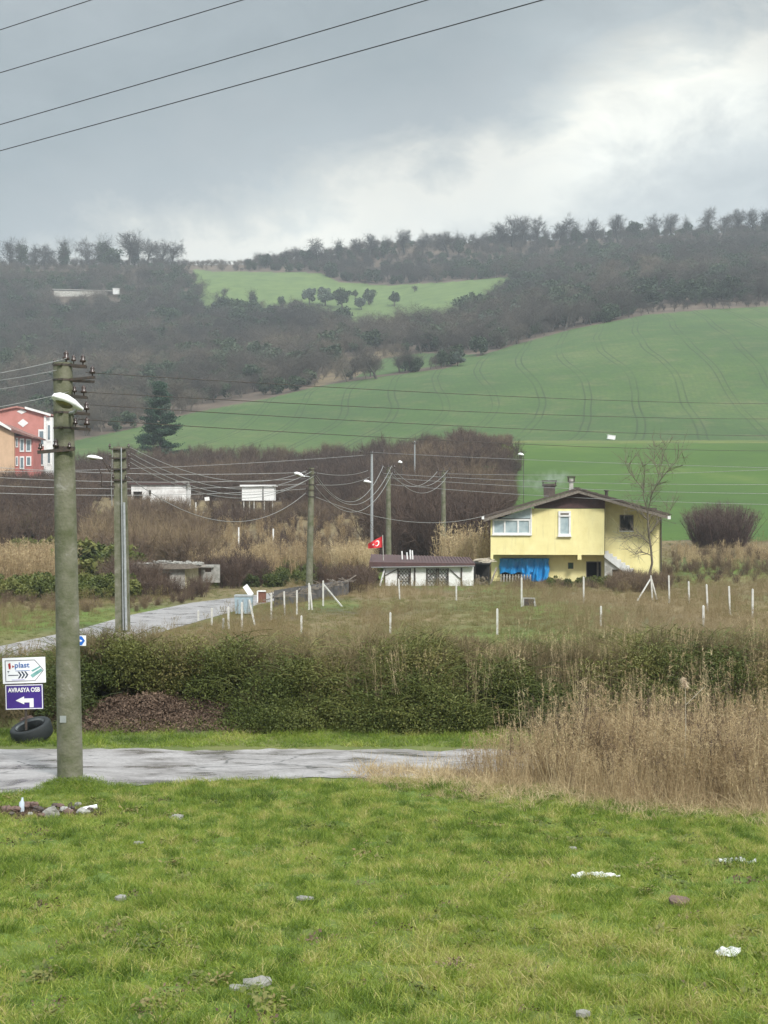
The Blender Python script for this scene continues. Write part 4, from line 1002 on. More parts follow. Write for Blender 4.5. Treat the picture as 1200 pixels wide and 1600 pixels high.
# roof
apx, apy = 902, 763
def rslab(x0, y0, x1, y1, t_, ya, yb, mb):
    mb.prism([(hx(x0), hz_(y0)), (hx(x1), hz_(y1)), (hx(x1), hz_(y1) - t_), (hx(x0), hz_(y0) - t_)], YH + ya, YH + yb)
mb = MB(); rslab(753.5, 807.5, apx, apy, .10, -.75, 9.8, mb); rslab(apx, apy, 1043, 803.5, .10, -.75, 9.8, mb)
for i in range(26):                                    # tile courses and ragged tile edges on the verge
    t_ = i / 25
    for (x0, y0, x1, y1) in ((753.5, 807.5, apx, apy), (apx, apy, 1043, 803.5)):
        c = W(lerp(x0, x1, t_), lerp(y0, y1, t_) - .3, -.62); mb.box(c + V3((0, 5.1, rnd.uniform(-.01, .03))), (.30, 10.3 + rnd.uniform(-.06, .06), .05), Matrix.Rotation(-math.atan2(hz_(y1) - hz_(y0), hx(x1) - hx(x0)), 3, 'Y'))
roof = mb.build('roof', ROOFB, house)
mb = MB(); rslab(756, 809.8, apx, 765.4, .26, -.70, -.62, mb); rslab(apx, 765.4, 1040, 805.8, .24, -.70, -.62, mb); mb.build('barge_board', WOODG, roof)
mb = MB(); mb.box(W(755, 809, -.72), (.18, .1, .22)); mb.build('cable_clamp', WHITEP, roof)
mb = MB(); mb.box(W(1042, 808.5, -.55), (.22, .3, .25)); mb.build('gutter_end', WHITEP, roof)
mb = MB(); mb.prism([(hx(835), hz_(794.6)), (hx(945), hz_(794.6)), (hx(945), hz_(779)), (hx(902), hz_(768.5)), (hx(835), hz_(787))], YH - .03, YH + .18); mb.build('gable_board', MAROON, house)
def window(parent, x0, x1, y0, y1, y, lights, name='window', glass=CURT, fr=.13, mat=WHITE):
    f = MB(); X0, X1, Z0, Z1 = hx(x0), hx(x1), hz_(y1), hz_(y0); yy = YH + y
    f.box(((X0 + X1) / 2, yy, Z0 + fr / 2), (X1 - X0, .1, fr)); f.box(((X0 + X1) / 2, yy, Z1 - fr / 2), (X1 - X0, .1, fr))
    xs = [X0 + fr / 2, X1 - fr / 2] + [hx(q) for q in lights]
    for q in xs: f.box((q, yy, (Z0 + Z1) / 2), (fr, .1 - .006, Z1 - Z0 - 2 * fr))
    w_ = f.build(name, mat, parent)
    p = MB(); p.box(((X0 + X1) / 2, yy + .03, (Z0 + Z1) / 2), (X1 - X0 - fr, .02, Z1 - Z0 - fr)); p.build('pane', glass, w_)
    return w_
PANE = M_('curtained_glass', (.42, .50, .52), (.27, .36, .40), 2.2, .15, spec=.8)
w1 = window(house, 770, 829.5, 811, 835, -.02, (789, 810), glass=PANE)
mb = MB(); mb.box(W(800, 835.8, -.07), (2.95, .14, .09)); mb.build('sill', WHITE, w1)
mb = MB(); mb.prism([(hx(782), hz_(810)), (hx(829.5), hz_(810)), (hx(829.5), hz_(793.5)), (hx(824), hz_(795))], YH - .06, YH - .02); mb.build('upper_pane', PANE, w1)
mb = MB(); mb.box(W(830.3, 815, -.06), (.10, .1, 2.05)); mb.build('corner_post', WHITE, w1)
w2 = window(house, 872.5, 892, 798.5, 837, -.04, (), glass=PANE, fr=.15)
mb = MB(); mb.box(W(882.2, 806, -.09), (.9, .06, .12)); mb.build('transom', WHITE, w2); mb = MB(); mb.box(W(882.2, 838, -.09), (1.05, .2, .08)); mb.build('sill', WHITE, w2)
mb = MB(); mb.box(W(882.2, 802.2, -.065), (.66, .02, .22)); mb.build('shutter', WOODG, w2)
w3 = window(house, 970, 991.5, 804.5, 829.5, 1.28, (), glass=DARKIN, fr=.07, mat=WOODG)
mb = MB(); mb.box(W(980.7, 830.5, 1.22), (1.1, .18, .07)); mb.build('sill', WHITE, w3)
w4 = window(house, 889, 897.5, 880, 890, 1.33, (), glass=M_('green_pane', (.03, .09, .04), (.02, .06, .03), 3, .3), fr=.04, mat=WOODG)
mb = MB(); mb.wall(hx(917.5), hx(941), hz_(907), hz_(878), YH + 1.26, .06, [(hx(918.7), hx(939.8), hz_(907.5), hz_(879.3))]); fr_ = mb.build('door_frame', WOODG, house)
mb = MB(); mb.box(W(936, 893, 1.6), (.1, .6, 1.25)); mb.build('door', WOODG, fr_)
mb = MB(); mb.tube([W(1034.2, 806, 1.2), W(1034.2, 912, 1.2)], .05, 8); mb.build('drain_pipe', DARKM, house)
# outside stair
st_ = MB(); n = 7; pts = [(hx(944.5), hz_(862))]
for i in range(n):
    xa, xb = lerp(944.5, 990, i / n), lerp(944.5, 990, (i + 1) / n); za = lerp(861, 893, i / n); zb = lerp(861, 893, (i + 1) / n)
    pts += [(hx(xb), hz_(za)), (hx(xb), hz_(zb))]
pts += [(hx(993), hz_(900)), (hx(984), hz_(901)), (hx(944.5), hz_(871))]
st_.prism(pts, YH + .25, YH + 1.25); stair = st_.build('stair', WHITE, house)
mb = MB(); mb.wall(hx(945), hx(984), hz_(915), hz_(885), YH + .45, .12, [(hx(957), hx(973), hz_(914), hz_(890))]); mb.prism([(hx(945), hz_(884.8)), (hx(964), hz_(884.8)), (hx(945), hz_(872.5))], YH + .45, YH + .57); mb.build('stair_wall', GREYW, stair)
mb = MB(); mb.box(W(965, 902, .62), (.85, .06, 1.15)); mb.build('opening_shade', DARKM, stair)  # dark panel painted in for the shade of the opening under the stair
# tarpaulin
def sheet(x0, x1, y0, y1fn, yy, nx, nz, amp, seed):
    vs_, fs = [], []
    for i in range(nx + 1):
        for j in range(nz + 1):
            px = lerp(x0, x1, i / nx); yb = y1fn(px); py = lerp(y0, yb, j / nz)
            fold = amp * (math.sin(px * .42 + seed) + .5 * math.sin(px * 1.1 + j * .3)) * (.3 + j / nz * .7) + .03 * mnoise.noise(Vector((px * .3, py * .3, seed)))
            p = W(px + .7 * math.sin(j * .5 + i * .2), py, yy + fold); vs_.append(tuple(p))
    for i in range(nx):
        for j in range(nz): a_ = i * (nz + 1) + j; fs.append((a_, a_ + nz + 1, a_ + nz + 2, a_ + 1))
    return vs_, fs
mb = MB(); v_, f_ = sheet(781, 834, 873.5, lambda px: 897 + 1.5 * math.sin(px * .3), 1.05, 40, 18, .10, 1); mb.add(v_, f_, True)
v_, f_ = sheet(814, 859, 873, lambda px: 911 - (4 if px < 832 else 0) + 2 * math.sin(px * .5) - max(0, px - 850) * .8, .95, 44, 20, .16, 4); mb.add(v_, f_, True)
tarp = mb.mesh('tarpaulin', TARP, (0, 0, 0)); to = bpy.data.objects.new('tarpaulin', tarp); COL.objects.link(to); tag(to, 'bright blue tarpaulin hung under the overhang of the yellow house', 'tarpaulin')
sol = to.modifiers.new('thickness', 'SOLIDIFY'); sol.thickness = .01
pf = thing('wooden_gate', tuple(W(806, 918, .5)), 'grey slatted wooden gate leaning under the blue tarpaulin', 'gate')
mb = MB()
for i in range(11): mb.bar(W(783 + i * 4.6, 918, .5), W(783.5 + i * 4.6, 898.5, .62), .09, .03)
mb.build('slats', GREYW, pf); mb = MB(); mb.bar(W(781, 902, .62), W(831, 902, .62), .06, .04); mb.bar(W(781, 913, .57), W(831, 913, .57), .06, .04); mb.build('rail', WOODG, pf)
# chimneys
c1_ = MB(); c1_.box(W(861, 765, 3), (.85, .6, 1.0)); ch = c1_.build('chimney', ROOFB, roof)
mb = MB(); [mb.bar(W(861 + a_, 759, 3 + b_), W(861 + a_, 751.5, 3 + b_), .07) for a_ in (-10, 10) for b_ in (-.25, .25)]; mb.box(W(861, 750.3, 3), (1.15, .75, .10)); mb.box(W(861, 757.5, 3), (1.1, .75, .08)); mb.build('chimney_cap', DARKM, ch)
c2_ = MB(); c2_.box(W(895.5, 758, 2.5), (.30, .35, 1.1)); ch2 = c2_.build('chimney', GREYW, roof)
mb = MB(); [mb.bar(W(895.5 + a_, 752, 2.5 + b_), W(895.5 + a_, 745, 2.5 + b_), .08) for a_ in (-4.6, 4.6) for b_ in (-.15, .15)]; mb.box(W(895.5, 744, 2.5), (.62, .5, .10)); mb.box(W(895.5, 752, 2.5), (.5, .45, .08)); mb.build('chimney_cap', DARKM, ch2)
mb = MB(); mb.tube([W(950.5, 784, 2), W(950.5, 766, 2)], .12, 10); mb.tube([W(950.5, 767, 2), W(950.5, 765, 2)], .2, 10); mb.build('flue_pipe', DARKM, roof)
mb = MB(); mb.box(W(1025, 797, 2.2), (.45, .4, .35)); mb.build('chimney', DARKM, roof)
# smoke
sm = bpy.data.materials.new('smoke'); sm.use_nodes = True; q = NT(sm.node_tree); sm.node_tree.nodes.remove(sm.node_tree.nodes['Principled BSDF'])
co = q.n('ShaderNodeTexCoord').outputs['Object']; ln = q.n('ShaderNodeVectorMath', operation='LENGTH'); mpp = q.n('ShaderNodeMapping', i_Vector=co); mpp.inputs['Scale'].default_value = (.42, .9, .95); q.set(ln.inputs[0], mpp.outputs[0])
dn = q.math('MULTIPLY', q.mapr(ln.outputs['Value'], .25, 1.0, 1, 0), q.mapr(q.noise(co, 1.3, 4), .42, .7, 0, 1))
pv = q.n('ShaderNodeVolumePrincipled'); pv.inputs['Color'].default_value = (.9, .93, .95, 1); q.set(pv.inputs['Density'], q.math('MULTIPLY', dn, .5))
sm.node_tree.links.new(pv.outputs[0], sm.node_tree.nodes['Material Output'].inputs['Volume'])
so = MB(); th_ = np.linspace(0, 2 * math.pi, 17)[:-1]; vs_ = []
for i in range(9):
    ph = math.pi * (i + .02) / 8.04
    for t_ in th_: vs_.append((2.4 * math.sin(ph) * math.cos(t_), 1.1 * math.sin(ph) * math.sin(t_), 1.05 * math.cos(ph)))
so.add(vs_, [(i * 16 + k_, (i + 1) * 16 + k_, (i + 1) * 16 + (k_ + 1) % 16, i * 16 + (k_ + 1) % 16) for i in range(8) for k_ in range(16)])
so.add(vs_[:16], [tuple(range(16))]); so.add(vs_[-16:], [tuple(range(16))[::-1]])
sme = so.mesh('smoke', sm); so_ = bpy.data.objects.new('smoke', sme); COL.objects.link(so_); so_.location = W(858, 752, 3.0); so_.rotation_euler = (0, R(-8), 0); tag(so_, 'thin drifting smoke above the chimneys of the yellow house', 'smoke', None, 'stuff')

RZ = R(-4.4)
def turn(o):
    l = o.matrix_basis.copy(); M = Matrix.Translation(HB) @ Matrix.Rotation(RZ, 4, 'Z') @ Matrix.Translation(-HB) @ l; o.location = M.translation; o.rotation_euler = M.to_euler()
for o_ in (house, to, pf, so_): turn(o_)

# ------------------------------------------------------------------ long white shed with flag
D2 = 100.0; S2 = lambda px, py, y=0.0: at(px, py, D2) + V3((0, y, 0))
shed = thing('white_shed', tuple(S2(665, 922)), 'long low white shed with lattice doors and flat maroon roof beside yellow house', 'shed')
zc = lambda py: at(0, py, D2).z; xc = lambda px: at(px, 0, D2).x
mb = MB(); mb.wall(xc(600), xc(740), zc(923), zc(886), D2, .12, [(xc(621), xc(642), zc(921), zc(889)), (xc(666), xc(701), zc(921), zc(888.5))])
mb.box((xc(600) + .06, D2 + 2.1, (zc(923) + zc(886)) / 2), (.12, 3.9, zc(886) - zc(923))); mb.box((xc(740) - .06, D2 + 2.1, (zc(923) + zc(886)) / 2), (.12, 3.9, zc(886) - zc(923))); mb.build('wall', WHITE, shed)
mb = MB(); mb.box((xc(668), D2 + .16, (zc(923) + zc(889)) / 2), (5.8, .05, zc(889) - zc(923))); mb.build('inner_screen', WHITE, shed)
for (a_, b_) in ((621, 642), (666, 683), (684, 701)):
    mb = MB()
    for q in (a_ + .8, b_ - .8): mb.bar(S2(q, 922, -.03), S2(q, 888, -.03), .08, .05)
    for q in (889, 905, 921): mb.bar(S2(a_, q, -.04), S2(b_, q, -.04), .06, .04)
    dr = mb.build('door', DARKM, shed); mb = MB()
    w_ = b_ - a_
    for i in range(-4, 5):
        for sgn in (1, -1):
            pts = []
            for k_ in range(18):
                t_ = k_ / 17; py = lerp(890, 920, t_); px = (a_ + b_) / 2 + i * 5 + sgn * 2.4 * math.sin(t_ * math.pi * 5)
                if a_ + 1 < px < b_ - 1: pts.append(S2(px, py, -.02 - .01 * sgn))
            if len(pts) > 4: mb.tube(pts, .02, 4)
    mb.build('lattice', DARKM, dr)
mb = MB()
for q in (601, 648, 721): mb.bar(S2(q, 923, -.05), S2(q, 887, -.05), .10, .06)
mb.bar(S2(602, 899, -.05), S2(621, 889, -.05), .05); mb.bar(S2(668, 903, -.08), S2(684, 889, -.08), .05); mb.bar(S2(703, 890, -.05), S2(720, 905, -.05), .05); mb.build('frame_post', DARKM, shed)
mb = MB(); mb.bar(S2(592, 921, -.6), S2(601, 888, -.1), .10, .05); mb.build('brace_board', WHITE, shed)
mb = MB(); mb.prism([(xc(577), zc(887)), (xc(742), zc(884)), (xc(742), zc(880)), (xc(577), zc(878))], D2 - .35, D2 - .28)
mb.add([S2(577, 879, -.33), S2(742, 881, -.33), S2(738, 874, 4.5), S2(580, 869, 4.5)], [(0, 1, 2, 3)])
for i in range(34): px = lerp(578, 741, i / 33); mb.bar(S2(px, lerp(878.6, 880.6, i / 33), -.35), S2(lerp(580, 738, i / 33), lerp(868.6, 873.4, i / 33), 4.4), .07, .05)
mb.build('roof', MAROON, shed)
mb = MB(); mb.bar(S2(580, 886, -.40), S2(741, 884, -.40), .07, .05); mb.build('gutter', GALV, shed)
for q, t1, lab in ((629, 862, ''), (637, 864, ''), (642, 860, ''), (645.5, 861, '')):
    mb = MB(); mb.tube([S2(q, 875, 1.5), S2(q - .8, t1, 1.5)], .055, 8); mb.build('vent_pipe', WHITE, shed)
fl = thing('flag', tuple(S2(598, 872, .5)), 'small red flag with white crescent and star flying over the white shed', 'flag')
mb = MB(); mb.tube([S2(599, 876, .5), S2(597.8, 836, .5)], .03, 8); mb.build('flag_pole', GREYW, fl)
def flagp(u, v): # u from hoist (0) to fly (1)
    px = 597.6 - u * 22.6; top = lerp(838, 850, u ** 1.1); bot = lerp(855.5, 857.5, u); y = .5 + .12 * math.sin(u * 7 + v) - .1 * u
    return px, lerp(top, bot, v), y
mb = MB(); vs_ = []; nx, nz = 16, 6
for i in range(nx + 1):
    for j in range(nz + 1): px, py, y = flagp(i / nx, j / nz); vs_.append(tuple(S2(px, py, y)))
mb.add(vs_, [(i * (nz + 1) + j, (i + 1) * (nz + 1) + j, (i + 1) * (nz + 1) + j + 1, i * (nz + 1) + j + 1) for i in range(nx) for j in range(nz)], True); cl = mb.build('flag_cloth', REDF, fl)
mb = MB(); outer, inner = [], []
for k_ in range(19):
    a_ = R(50 + k_ * (260 / 18)); outer.append((.42 - .155 * math.cos(a_ - math.pi) * -1 * -1, .5 + .30 * math.sin(a_)))
    tt = (k_ / 18 - .5) * 2; inner.append((.42, 0))
def fpt(u, v, o=-.02): px, py, y = flagp(u, v); return tuple(S2(px, py, y + o))
vs_ = []; NN = 20
for k_ in range(NN + 1):
    a_ = R(40) + (R(320) - R(40)) * k_ / NN           # opening towards the fly
    vs_.append(fpt(.38 + .165 * math.cos(a_), .5 + .31 * math.sin(a_)))
    b_ = R(40) + (R(320) - R(40)) * k_ / NN; vs_.append(fpt(.42 + .125 * math.cos(b_) * 1.0, .5 + .225 * math.sin(b_)))
mb.add(vs_, [(2 * k_, 2 * k_ + 2, 2 * k_ + 3, 2 * k_ + 1) for k_ in range(NN)])
vs_ = [fpt(.64, .5)]
for k_ in range(10): rr = 1 if k_ % 2 == 0 else .42; a_ = math.pi + k_ * math.pi / 5; vs_.append(fpt(.64 + .09 * rr * math.cos(a_), .5 + .17 * rr * math.sin(a_)))
mb.add(vs_, [(0, k_, k_ % 10 + 1) for k_ in range(1, 11)]); mb.build('crescent_and_star', WHITE, cl)
# lean-to with firewood
lt = thing('wood_store', tuple(S2(753, 918, 1)), 'dark open lean-to stacked with firewood between the white shed and the yellow house', 'wood store')
mb = MB(); mb.box(S2(753, 898, 2.4), (1.3, .1, 1.7)); mb.box(S2(753, 881, 1.4), (1.35, 2, .1)); [mb.bar(S2(q, 920, .6), S2(q, 880, .6), .1) for q in (743, 765)]; mb.build('frame', DARKIN, lt)
mb = MB()
for i in range(40): a_ = S2(rnd.uniform(741, 767), rnd.uniform(874.5, 879), rnd.uniform(.5, 2)); mb.bar(a_, a_ + V3((rnd.uniform(.3, .6), rnd.uniform(-.2, .2), rnd.uniform(-.06, .1))), .06)
mb.build('roof_branches', PALEWOOD, lt)
mb = MB()
for i in range(46): a_ = S2(rnd.uniform(745, 764), rnd.uniform(900, 919), rnd.uniform(.7, 1.0)); mb.tube([a_, a_ + V3((rnd.uniform(-.06, .06), .8, 0))], rnd.uniform(.05, .09), 7)
mb.build('firewood', WOODG, lt)
lb = MB(); lb.bar(at(763, 922, 103.2), at(776, 887, 105.2), .12, .05); solo('leaning_board', lb, WOODG, 'weathered board leaning against the left corner of the yellow house', 'board')

# ------------------------------------------------------------------ fence posts
POSTM = M_('aged_white_post', (.58, .57, .54), (.36, .35, .31), 4, .9, .3)
posts = [(310, 955, 970, 0), (331, 951, 978, 0), (349, 967, 985, 0), (357, 949, 983, 0), (378, 942, 987, 0), (400, 938, 977, -10), (424, 928, 968, 0), (445, 925, 962, -1), (464, 923, 960, 0), (471, 963, 990, 0), (483, 912, 953, 0),
         (505, 908, 947, 0), (610, 958, 990, 0), (625, 905, 937, -2), (713, 905, 938, 0), (777, 952, 992, 0), (815, 903, 948, 0), (912, 902, 943, 0), (939, 948, 978, 0), (1020, 900, 938, -3), (1046, 900, 942, -1), (1077, 909, 945, -1), (1099, 947, 980, 0), (1106, 914, 955, -2), (1141, 917, 960, -2), (1176, 921, 965, 0)]
notes = ['short white post leftmost beside the pale track', 'white post second from left beside the pale track', 'small pinkish post half hidden in dry stems near the track', 'white post just left of the pale blue bin',
         'tall white post in front of the pale blue bin', 'tilted white post leaning beside the pale blue bin', 'white post at the left end of the dark corrugated fence', 'white post before the dark corrugated fence, second from its left end',
         'white post in front of the dark corrugated fence, third from its left end', 'small thin post standing apart in the green grass below the lamp pole', 'thick white double post at the foot of the slim lamp pole',
         'white corner post propped by a slanting brace, right of the slim lamp pole', 'lone short post in dry grass below the left end of the white shed', 'white post in front of the left end of the white shed', 'white post in front of the right end of the white shed',
         'lone weathered post in dry grass, below and left of the blue tarpaulin', 'tall white post in front of the blue tarpaulin', 'white post left of the dark doorway of the yellow house', 'lone weathered post in the grass below the stair of the yellow house',
         'white corner post with a slanting brace by the bare tree', 'white post just right of the braced corner post by the bare tree', 'second white post right of the bare tree', 'shorter post standing in front of the right hand row', 'third white post right of the bare tree', 'white post second from the right edge of the photo', 'rightmost white post near the edge of the photo']
for (px, yt, yb, lean), lab in zip(posts, notes):
    g = ground(px, yb); H_ = (yb - yt) * g.y / F; th = .088 if yb < 960 or px > 1040 else .08
    mb = MB(); d_ = math.radians(1) * 0; bx_ = lean / F * g.y
    top = V3((g.x - (-bx_), g.y, g.z + H_)); top.x = g.x + bx_; rt = MB()
    mb.bar(g + V3((0, 0, -.25)), top, th, th * .9); mb.box(top + V3((0, 0, .015)), (th * .8, th * .75, .04), None, .6)
    if px == 483: mb.bar(g + V3((.16, .05, -.2)), top + V3((.03, 0, -.1)), .08)
    nm = 'fence_post'
    o = solo(nm, mb, POSTM if px != 349 else CONCG, lab, 'fence post', 'concrete fence posts around the meadow', base=(g.x, g.y, g.z)) if px not in (505, 1020) else thing(nm, tuple(g), lab, 'fence post', 'concrete fence posts around the meadow')
    if px in (505, 1020):
        mb.build('post', POSTM, o); s_ = 1 if px == 505 else -1; e = ground(px + s_ * (32 if px == 505 else 26), yb + 1)
        b2 = MB(); b2.bar(top + V3((0, .05, -.15)), e + V3((0, 0, -.1)), .06); 
        if px == 1020: b2.bar(top + V3((.02, .1, -.1)), g + V3((.35, .3, -.2)), .08)
        b2.build('brace', POSTM, o)
for (px, yt, yb) in ((318, 800, 818), (270, 826, 838), (320, 828, 841), (373, 824, 846), (427, 826, 845), (306, 785, 800)):
    d = 150 if yb > 822 else 190; a_ = at(px, yb, d); a_.z = zw(a_.x, a_.y); H_ = (yb - yt) * d / F
    zt = at(px, yt, d).z; mb = MB(); mb.bar((a_.x, a_.y, a_.z - .2), (a_.x, a_.y, max(zt, a_.z + .6)), .14)
    solo('fence_post', mb, WHITE, 'distant %s white post in the reeds below the white cabin' % {318: 'tall', 270: 'leftmost', 320: 'short middle', 373: 'right of middle', 427: 'rightmost', 306: 'highest'}[px], 'fence post', 'distant posts among the reeds', base=tuple(a_))
# dark corrugated fence with cut branches on top
cf = thing('corrugated_fence', tuple(ground(470, 955)), 'low dark corrugated fence topped with dry cut branches behind the white posts', 'fence')
vs_, fs = [], []; n = 140
for i in range(n + 1):
    t_ = i / n; px = lerp(428, 545, t_); d = lerp(74, 88, t_); p = at(px, 950, d); z0 = zw(p.x, p.y); zt = at(px, lerp(934, 908, t_), d).z; y = p.y + (.03 if i % 2 else -.03)
    vs_ += [(p.x, y, z0 - .1), (p.x, y, max(zt, z0 + .9))]
mb = MB(); mb.add(vs_, [(2 * i, 2 * i + 2, 2 * i + 3, 2 * i + 1) for i in range(n)]); mb.build('sheeting', M_('dull_sheet_metal', (.11, .105, .105), (.06, .055, .055), 3, .8), cf)
mb = MB()
for i in range(150):
    t_ = rnd.random(); px = lerp(425, 548, t_); d = lerp(74, 88, t_) + rnd.uniform(-.3, .3); a_ = at(px, lerp(934, 908, t_) + rnd.uniform(-2.5, 2.5), d); e = a_ + V3((rnd.uniform(-.8, .8), rnd.uniform(-.3, .3), rnd.uniform(-.12, .3)))
    mb.bar(a_, e, rnd.uniform(.02, .05))
mb.build('cut_branches', WOODG, cf)

# ------------------------------------------------------------------ things by the track
g = ground(380, 961); bn_ = thing('wheeled_bin', tuple(g), 'pale blue metal rubbish container with its lid open beside the track', 'rubbish bin')
ss = g.y / F; mb = MB(); w_, h_ = 27 * ss, 27 * ss
mb.box(g + V3((0, .35, h_ / 2 + .06)), (w_ * .93, .7, h_), None, 1.08); mb.build('body', BINM, bn_)
mb = MB(); mb.box(g + V3((0, .35, h_ + .08)), (w_ * 1.06, .8, .07)); [mb.box(g + V3((q * w_ * .3, -.04, h_ * .5)), (.04, .04, h_ * .85)) for q in (-1, 0, 1)]; mb.build('rim', GALV, bn_)
mb = MB(); pts = [(0, 0), (-.12, .18), (-.26, .38), (-.32, .46)]
for i in range(3): mb.bar(g + V3((w_ * .42 + pts[i][0], .5, h_ + .1 + pts[i][1])), g + V3((w_ * .42 + pts[i + 1][0], .5, h_ + .1 + pts[i + 1][1])), .05, .26)
mb.build('lid', WHITEP, bn_)
for sx2 in (-1, 1):
    mb = MB(); c = g + V3((sx2 * w_ * .36, .1, .06)); mb.tube([c - V3((.03, 0, 0)), c + V3((.03, 0, 0))], .07, 12); mb.build('wheel', RUBB, bn_)
g = ground(409, 942); cb = thing('cabinet', tuple(g), 'rusty brown box with a white frame standing where the track ends', 'box')
ss = g.y / F; mb = MB(); mb.box(g + V3((0, .2, 9 * ss)), (12 * ss, .4, 17 * ss)); mb.build('box_panel', BRICKR, cb)
mb = MB(); mb.bar(g + V3((-6.5 * ss, -.03, 0)), g + V3((-6.5 * ss, -.03, 18.5 * ss)), .07); mb.bar(g + V3((-6.5 * ss, -.03, 18.5 * ss)), g + V3((6.5 * ss, -.03, 18.5 * ss)), .07); mb.build('frame', WHITE, cb)
g = ground(827, 948); fr_ = thing('crate_lid', tuple(g), 'small tipped wooden frame lying by the tall white post below the house', 'frame')  # an old wooden frame, tipped over
ss = g.y / F; P0 = g + V3((-9 * ss, 0, 0)); P1 = g + V3((10 * ss, .1, -.02)); up_ = V3((0, .3, 13 * ss))
mb = MB(); mb.bar(P0, P0 + up_ + V3((.03, 0, 0)), .06); mb.bar(P1, P1 + up_ + V3((-.06, 0, 0)), .1, .05); mb.bar(P0 + up_, P1 + up_, .06); mb.build('edge', CONCG, fr_)
mb = MB(); mb.bar(P0 + up_ * .5 + V3((.05, .02, 0)), P1 + up_ * .5 + V3((-.05, .02, 0)), .03, .36); mb.build('panel', DARKM, fr_)

# ruined hut left
D3 = 92.0; S3 = lambda px, py, y=0.0: at(px, py, D3) + V3((0, y, 0)); x3 = lambda px: at(px, 0, D3).x; z3 = lambda py: at(0, py, D3).z
hut = thing('ruined_hut', tuple(S3(265, 917)), 'ruined low hut with a sagging roof covered in rubble, beside the track', 'ruin')
mb = MB(); mb.wall(x3(212), x3(289), z3(920), z3(889), D3, .2, [(x3(230), x3(250), z3(906), z3(896)), (x3(252), x3(265), z3(904), z3(896))]); mb.build('front_wall', GREYW, hut)
mb = MB(); mb.add([S3(289, 920, 0), S3(303, 910, 2.2), S3(303, 886, 2.2), S3(289, 889, 0)], [(0, 1, 2, 3)]); mb.add([S3(289, 920, .2), S3(212, 920, 2.2), S3(212, 889, 2.2), S3(303, 886, 2.2), S3(303, 910, 2.2)], [(0, 1, 2, 3, 4)])
mb.build('end_wall', M_('yellowed_plaster', (.58, .54, .38), (.35, .32, .18), 2.5, .9), hut)
mb = MB(); mb.prism([(x3(205), z3(889)), (x3(290), z3(889)), (x3(317), z3(886)), (x3(302), z3(881)), (x3(205), z3(880))], D3 - .4, D3 + 2.6); rf_ = mb.build('roof', WOODG, hut)
def rock(mb, c, r, sq=.6, seed=0):
    rg = np.random.default_rng(seed); n1, n2 = 7, 9; vs_ = []
    for i in range(n1 + 1):
        ph = math.pi * i / n1
        for k_ in range(n2):
            th = 2 * math.pi * k_ / n2; q_ = 1 + .55 * mnoise.noise(Vector((math.cos(th) * 1.2 + seed, math.sin(th) * 1.2, ph)))
            vs_.append((c[0] + r * q_ * math.sin(ph) * math.cos(th), c[1] + r * q_ * .8 * math.sin(ph) * math.sin(th), c[2] + r * sq * q_ * math.cos(ph)))
    mb.add(vs_, [(i * n2 + k_, (i + 1) * n2 + k_, (i + 1) * n2 + (k_ + 1) % n2, i * n2 + (k_ + 1) % n2) for i in range(n1) for k_ in range(n2)])
mb = MB()
for i in range(60): px = rnd.uniform(232, 312); p = S3(px, 881 - 3 * math.exp(-((px - 258) / 18) ** 2) + rnd.uniform(-1, 1.5), rnd.uniform(-.4, 2.2)); rock(mb, p, rnd.uniform(.08, .24), .45, i)
mb.build('rubble', STONE, rf_)
mb = MB(); mb.wall(x3(305), x3(335), z3(914), z3(885), D3 + 3, .2, [(x3(311), x3(321), z3(897), z3(890))]); mb.box(at(320, 884.5, D3 + 3.6), (1.4, 1.6, .12)); r2 = solo('ruined_annexe', mb, CONCG, 'smaller crumbling white wall behind the right end of the ruined hut', 'ruin')

# white ruin and cabin across the valley
def bwall(name, x0, x1, y0, y1, d, depth, mat, label, cat, holes=(), roofm=None, roofdy=0):
    o = thing(name, tuple(at((x0 + x1) / 2, y1, d)), label, cat); X = lambda p: at(p, 0, d).x; Z = lambda p: at(0, p, d).z
    mb = MB(); mb.wall(X(x0), X(x1), Z(y1), Z(y0), d, .2, [(X(a_), X(b_), Z(d_), Z(c_)) for a_, b_, c_, d_ in holes])
    for q in (X(x0) + .1, X(x1) - .1): mb.box((q, d + depth / 2 + .1, (Z(y0) + Z(y1)) / 2), (.2, depth - .2, Z(y0) - Z(y1)))
    mb.box(((X(x0) + X(x1)) / 2, d + depth + .1, (Z(y0) + Z(y1)) / 2), (X(x1) - X(x0), .2, Z(y0) - Z(y1))); mb.build('wall', mat, o)
    if roofm:
        mb = MB(); mb.box(((X(x0) + X(x1)) / 2, d + depth / 2, Z(y0) + .1), (X(x1) - X(x0) + .5, depth + .6, .22)); mb.build('roof', roofm, o)
    return o
wr = bwall('white_ruin', 205, 290, 757, 797, 188, 5, M_('chipped_whitewash', (.80, .79, .78), (.40, .37, .35), .9, .9, .3, c3=(.85, .85, .85)), 'long whitewashed building with chipped walls half hidden by brown scrub', 'building', [(208, 222, 768, 790), (232, 236, 766, 775)], MAROON)
mb = MB()
for i in range(6): mb.box(at(283, 752 - i * 1.6 + 8, 188) + V3((0, 1, 0)), (1.9 - i * .06, 1.6, .06))
mb.build('stacked_sheets', GREYW, wr)
cab = bwall('white_cabin', 378, 428, 760, 782, 188, 3, WHITE, 'small white box cabin raised on posts, below the sown hill', 'cabin', [], WHITEP)
mb = MB(); [mb.bar(at(q, 809, 188.2 + k_), at(q, 781, 188.2 + k_), .12) for q in (381, 390, 397, 413, 426) for k_ in (0, 2.5)]; mb.build('stilts', GREYW, cab)
mb = MB(); mb.box(at(411, 771, 187.95), (.12, .1, 1.8)); mb.build('wall_joint', DARKM, cab)
